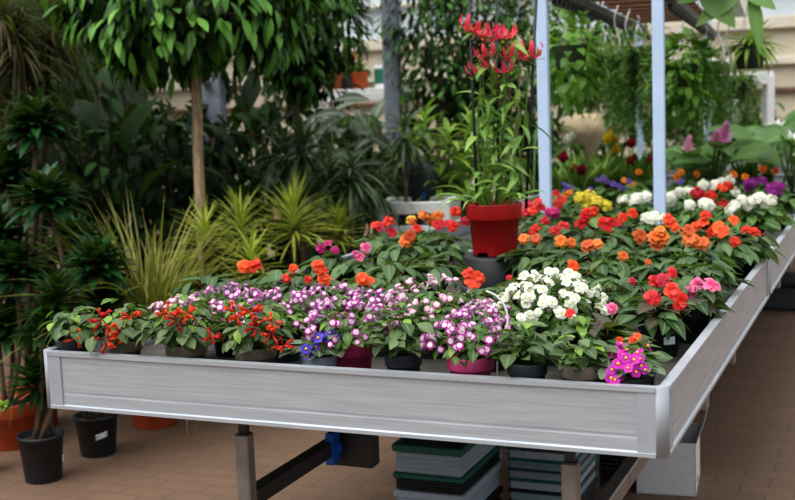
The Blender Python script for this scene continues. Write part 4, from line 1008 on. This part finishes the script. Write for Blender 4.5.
basket(572, 62, 7.6, 'leafy round hanging basket right of the left post', 'round', 60)
basket(570, 45, 6.4, 'small bright leafy hanging basket hanging close to the left post', 'round', 34, .3, L_hang)
basket(607, 62, 8.2, 'long trailing hanging basket midway between the posts', 'trail', 50, .45)
basket(638, 60, 8.0, 'long trailing hanging basket left of the right post', 'trail', 60, .6)
basket(625, 85, 9.2, 'far trailing hanging basket low between the posts', 'trail', 40, .5)
basket(682, 62, 7.0, 'bushy heart-leaved hanging basket right of the right post', 'round', 80, .4)
basket(672, 90, 8.4, 'trailing hanging basket directly right of the right post', 'trail', 60, .8)
basket(706, 75, 8.0, 'trailing hanging basket below the white hooks', 'trail', 64, .85)
basket(735, 85, 8.8, 'long trailing hanging basket farthest right', 'trail', 64, .8)
# big leaf and lime hanging fern, top right
t = thing('hanging_basket', at_d(724, 0, 5.6), 'hanging basket with huge pale green leaves at the top right', 'hanging basket', 'baskets hanging from the frame')
b = MB(); b.lathe([(.07, .04), (.08, .05), (.1, .16), (.105, .165), (.09, .15), (0, .15)], dgrey_p, 20); b.build('pot', t)
b = MB(); 
for k in range(3): b.tube([(.1*math.cos(k*2.1), .1*math.sin(k*2.1), .16), (0, 0, .5)], .0025, white_m, 5)
b.build('hanger', t); 
for (x, y, tx, ty, L, W) in ((705, -6, 735, 22, .17, .14), (735, -8, 700, 20, .13, .10), (752, 0, 762, 48, .16, .07), (745, -10, 775, 5, .15, .1), (700, -8, 680, 0, .12, .08)):
    p0 = at_d(x, y, 5.55)-V(t.location); p1 = at_d(tx, ty, 5.5)-V(t.location); b = MB(); b.tube([V((0, 0, .15)), p0+UP*.06, p0], .003, stem_g, 5)
    b.leaf(p0, p1-p0, VIEW+UP*.4, (p1-p0).length*1.1, W, L_big, 'heart', .3, .1, 7, .8); b.build('leaf', t)
t = thing('hanging_basket', at_d(750, 48, 6.9), 'lime green spiky hanging basket in front of the far wall', 'hanging basket', 'baskets hanging from the frame')
b = MB(); b.lathe([(.07, -.12), (.09, -.01), (.1, 0), (.085, -.01), (0, -.01)], dgrey_p, 20); b.build('pot', t)
b = MB()
for k in range(3): b.tube([(.09*math.cos(k*2.1), .09*math.sin(k*2.1), 0), (0, 0, .5)], .0025, white_m, 5)
b.build('hanger', t); b = MB(); rosette(b, V((0, 0, 0)), .26, .028, 60, L_lime, 'linear', -.1, 1.0, (.6, 1.9)); b.build('foliage', t)
# white hooks
for i, (px, py, d) in enumerate(((721, 42, 6.6), (729, 52, 6.9), (603, 28, 7.2), (617, 32, 7.6), (628, 37, 8.0))):
    p = at_d(px, py, d); b = MB(); pts = [V((.018*math.sin(k*.9), 0, .28-.04*k)) for k in range(11)]; b.tube(pts, .006, white_m, 6)
    tag(b.build('hanging_hook', None, None, p), ['white wavy hanging hook, nearer one under the right rail', 'white wavy hanging hook, farther one under the right rail', 'white hook nearest the left post under the rail', 'white hook midway under the left rail', 'white hook near the right post under the left rail'][i], 'hook', 'white hooks hanging from the rails')
# far right racks and pots
t, q, h = rack(750, 100, 10.2, .3, .4, at_d(750, 76, 10.2).z, 'white metal stand in front of the far wall at the right')
p = at_d(585, 150, 10.6); t = thing('stone_urn', (p.x, p.y, 0), 'beige round stone urn far between the two posts', 'urn'); zc_ = at_d(585, 132, 10.6).z
b = MB(); pf = [(.10, 0), (.12, .03), (.07, .12), (.06, zc_-.30), (.1, zc_-.18), (.19, zc_-.02), (.2, zc_+.03), (.17, zc_+.12), (.1, zc_+.16), (0, zc_+.165)]
b.lathe(pf, plain('beige_stone', rgb(186, 168, 136), .85, 0, .15, 12), 28); b.build('urn_body', t)

# ------------------------------------------------------------------ light
wd = bpy.data.worlds.new('world'); bpy.context.scene.world = wd; wd.use_nodes = True
nt = wd.node_tree; bg = nt.nodes['Background']
tc = nd(nt, 'ShaderNodeTexCoord'); sp = nd(nt, 'ShaderNodeSeparateXYZ'); nt.links.new(tc.outputs['Generated'], sp.inputs[0])
rp = nd(nt, 'ShaderNodeValToRGB'); nt.links.new(maprange(nt, sp.outputs[2], -1, 1), rp.inputs[0])
e = rp.color_ramp.elements
e[0].position = .42; e[0].color = (.07, .06, .05, 1); e[1].position = 1.0; e[1].color = (1.35, 1.37, 1.4, 1)
x = e.new(.5); x.color = (.24, .24, .235, 1); x = e.new(.64); x.color = (.52, .55, .58, 1)
nt.links.new(rp.outputs[0], bg.inputs[0]); bg.inputs[1].default_value = 0.95
ld = bpy.data.lights.new('soft_sun', 'SUN'); ld.energy = 2.0; ld.angle = math.radians(50); ld.color = (1, .98, .95)
lo = bpy.data.objects.new('soft_sun', ld); col.objects.link(lo); lo.rotation_euler = V((.32, .62, -1.1)).to_track_quat('-Z', 'Y').to_euler()
vs = bpy.context.scene.view_settings
vs.view_transform = 'Standard'; vs.look = 'Medium High Contrast'; vs.exposure = 0.25; vs.gamma = 1.0
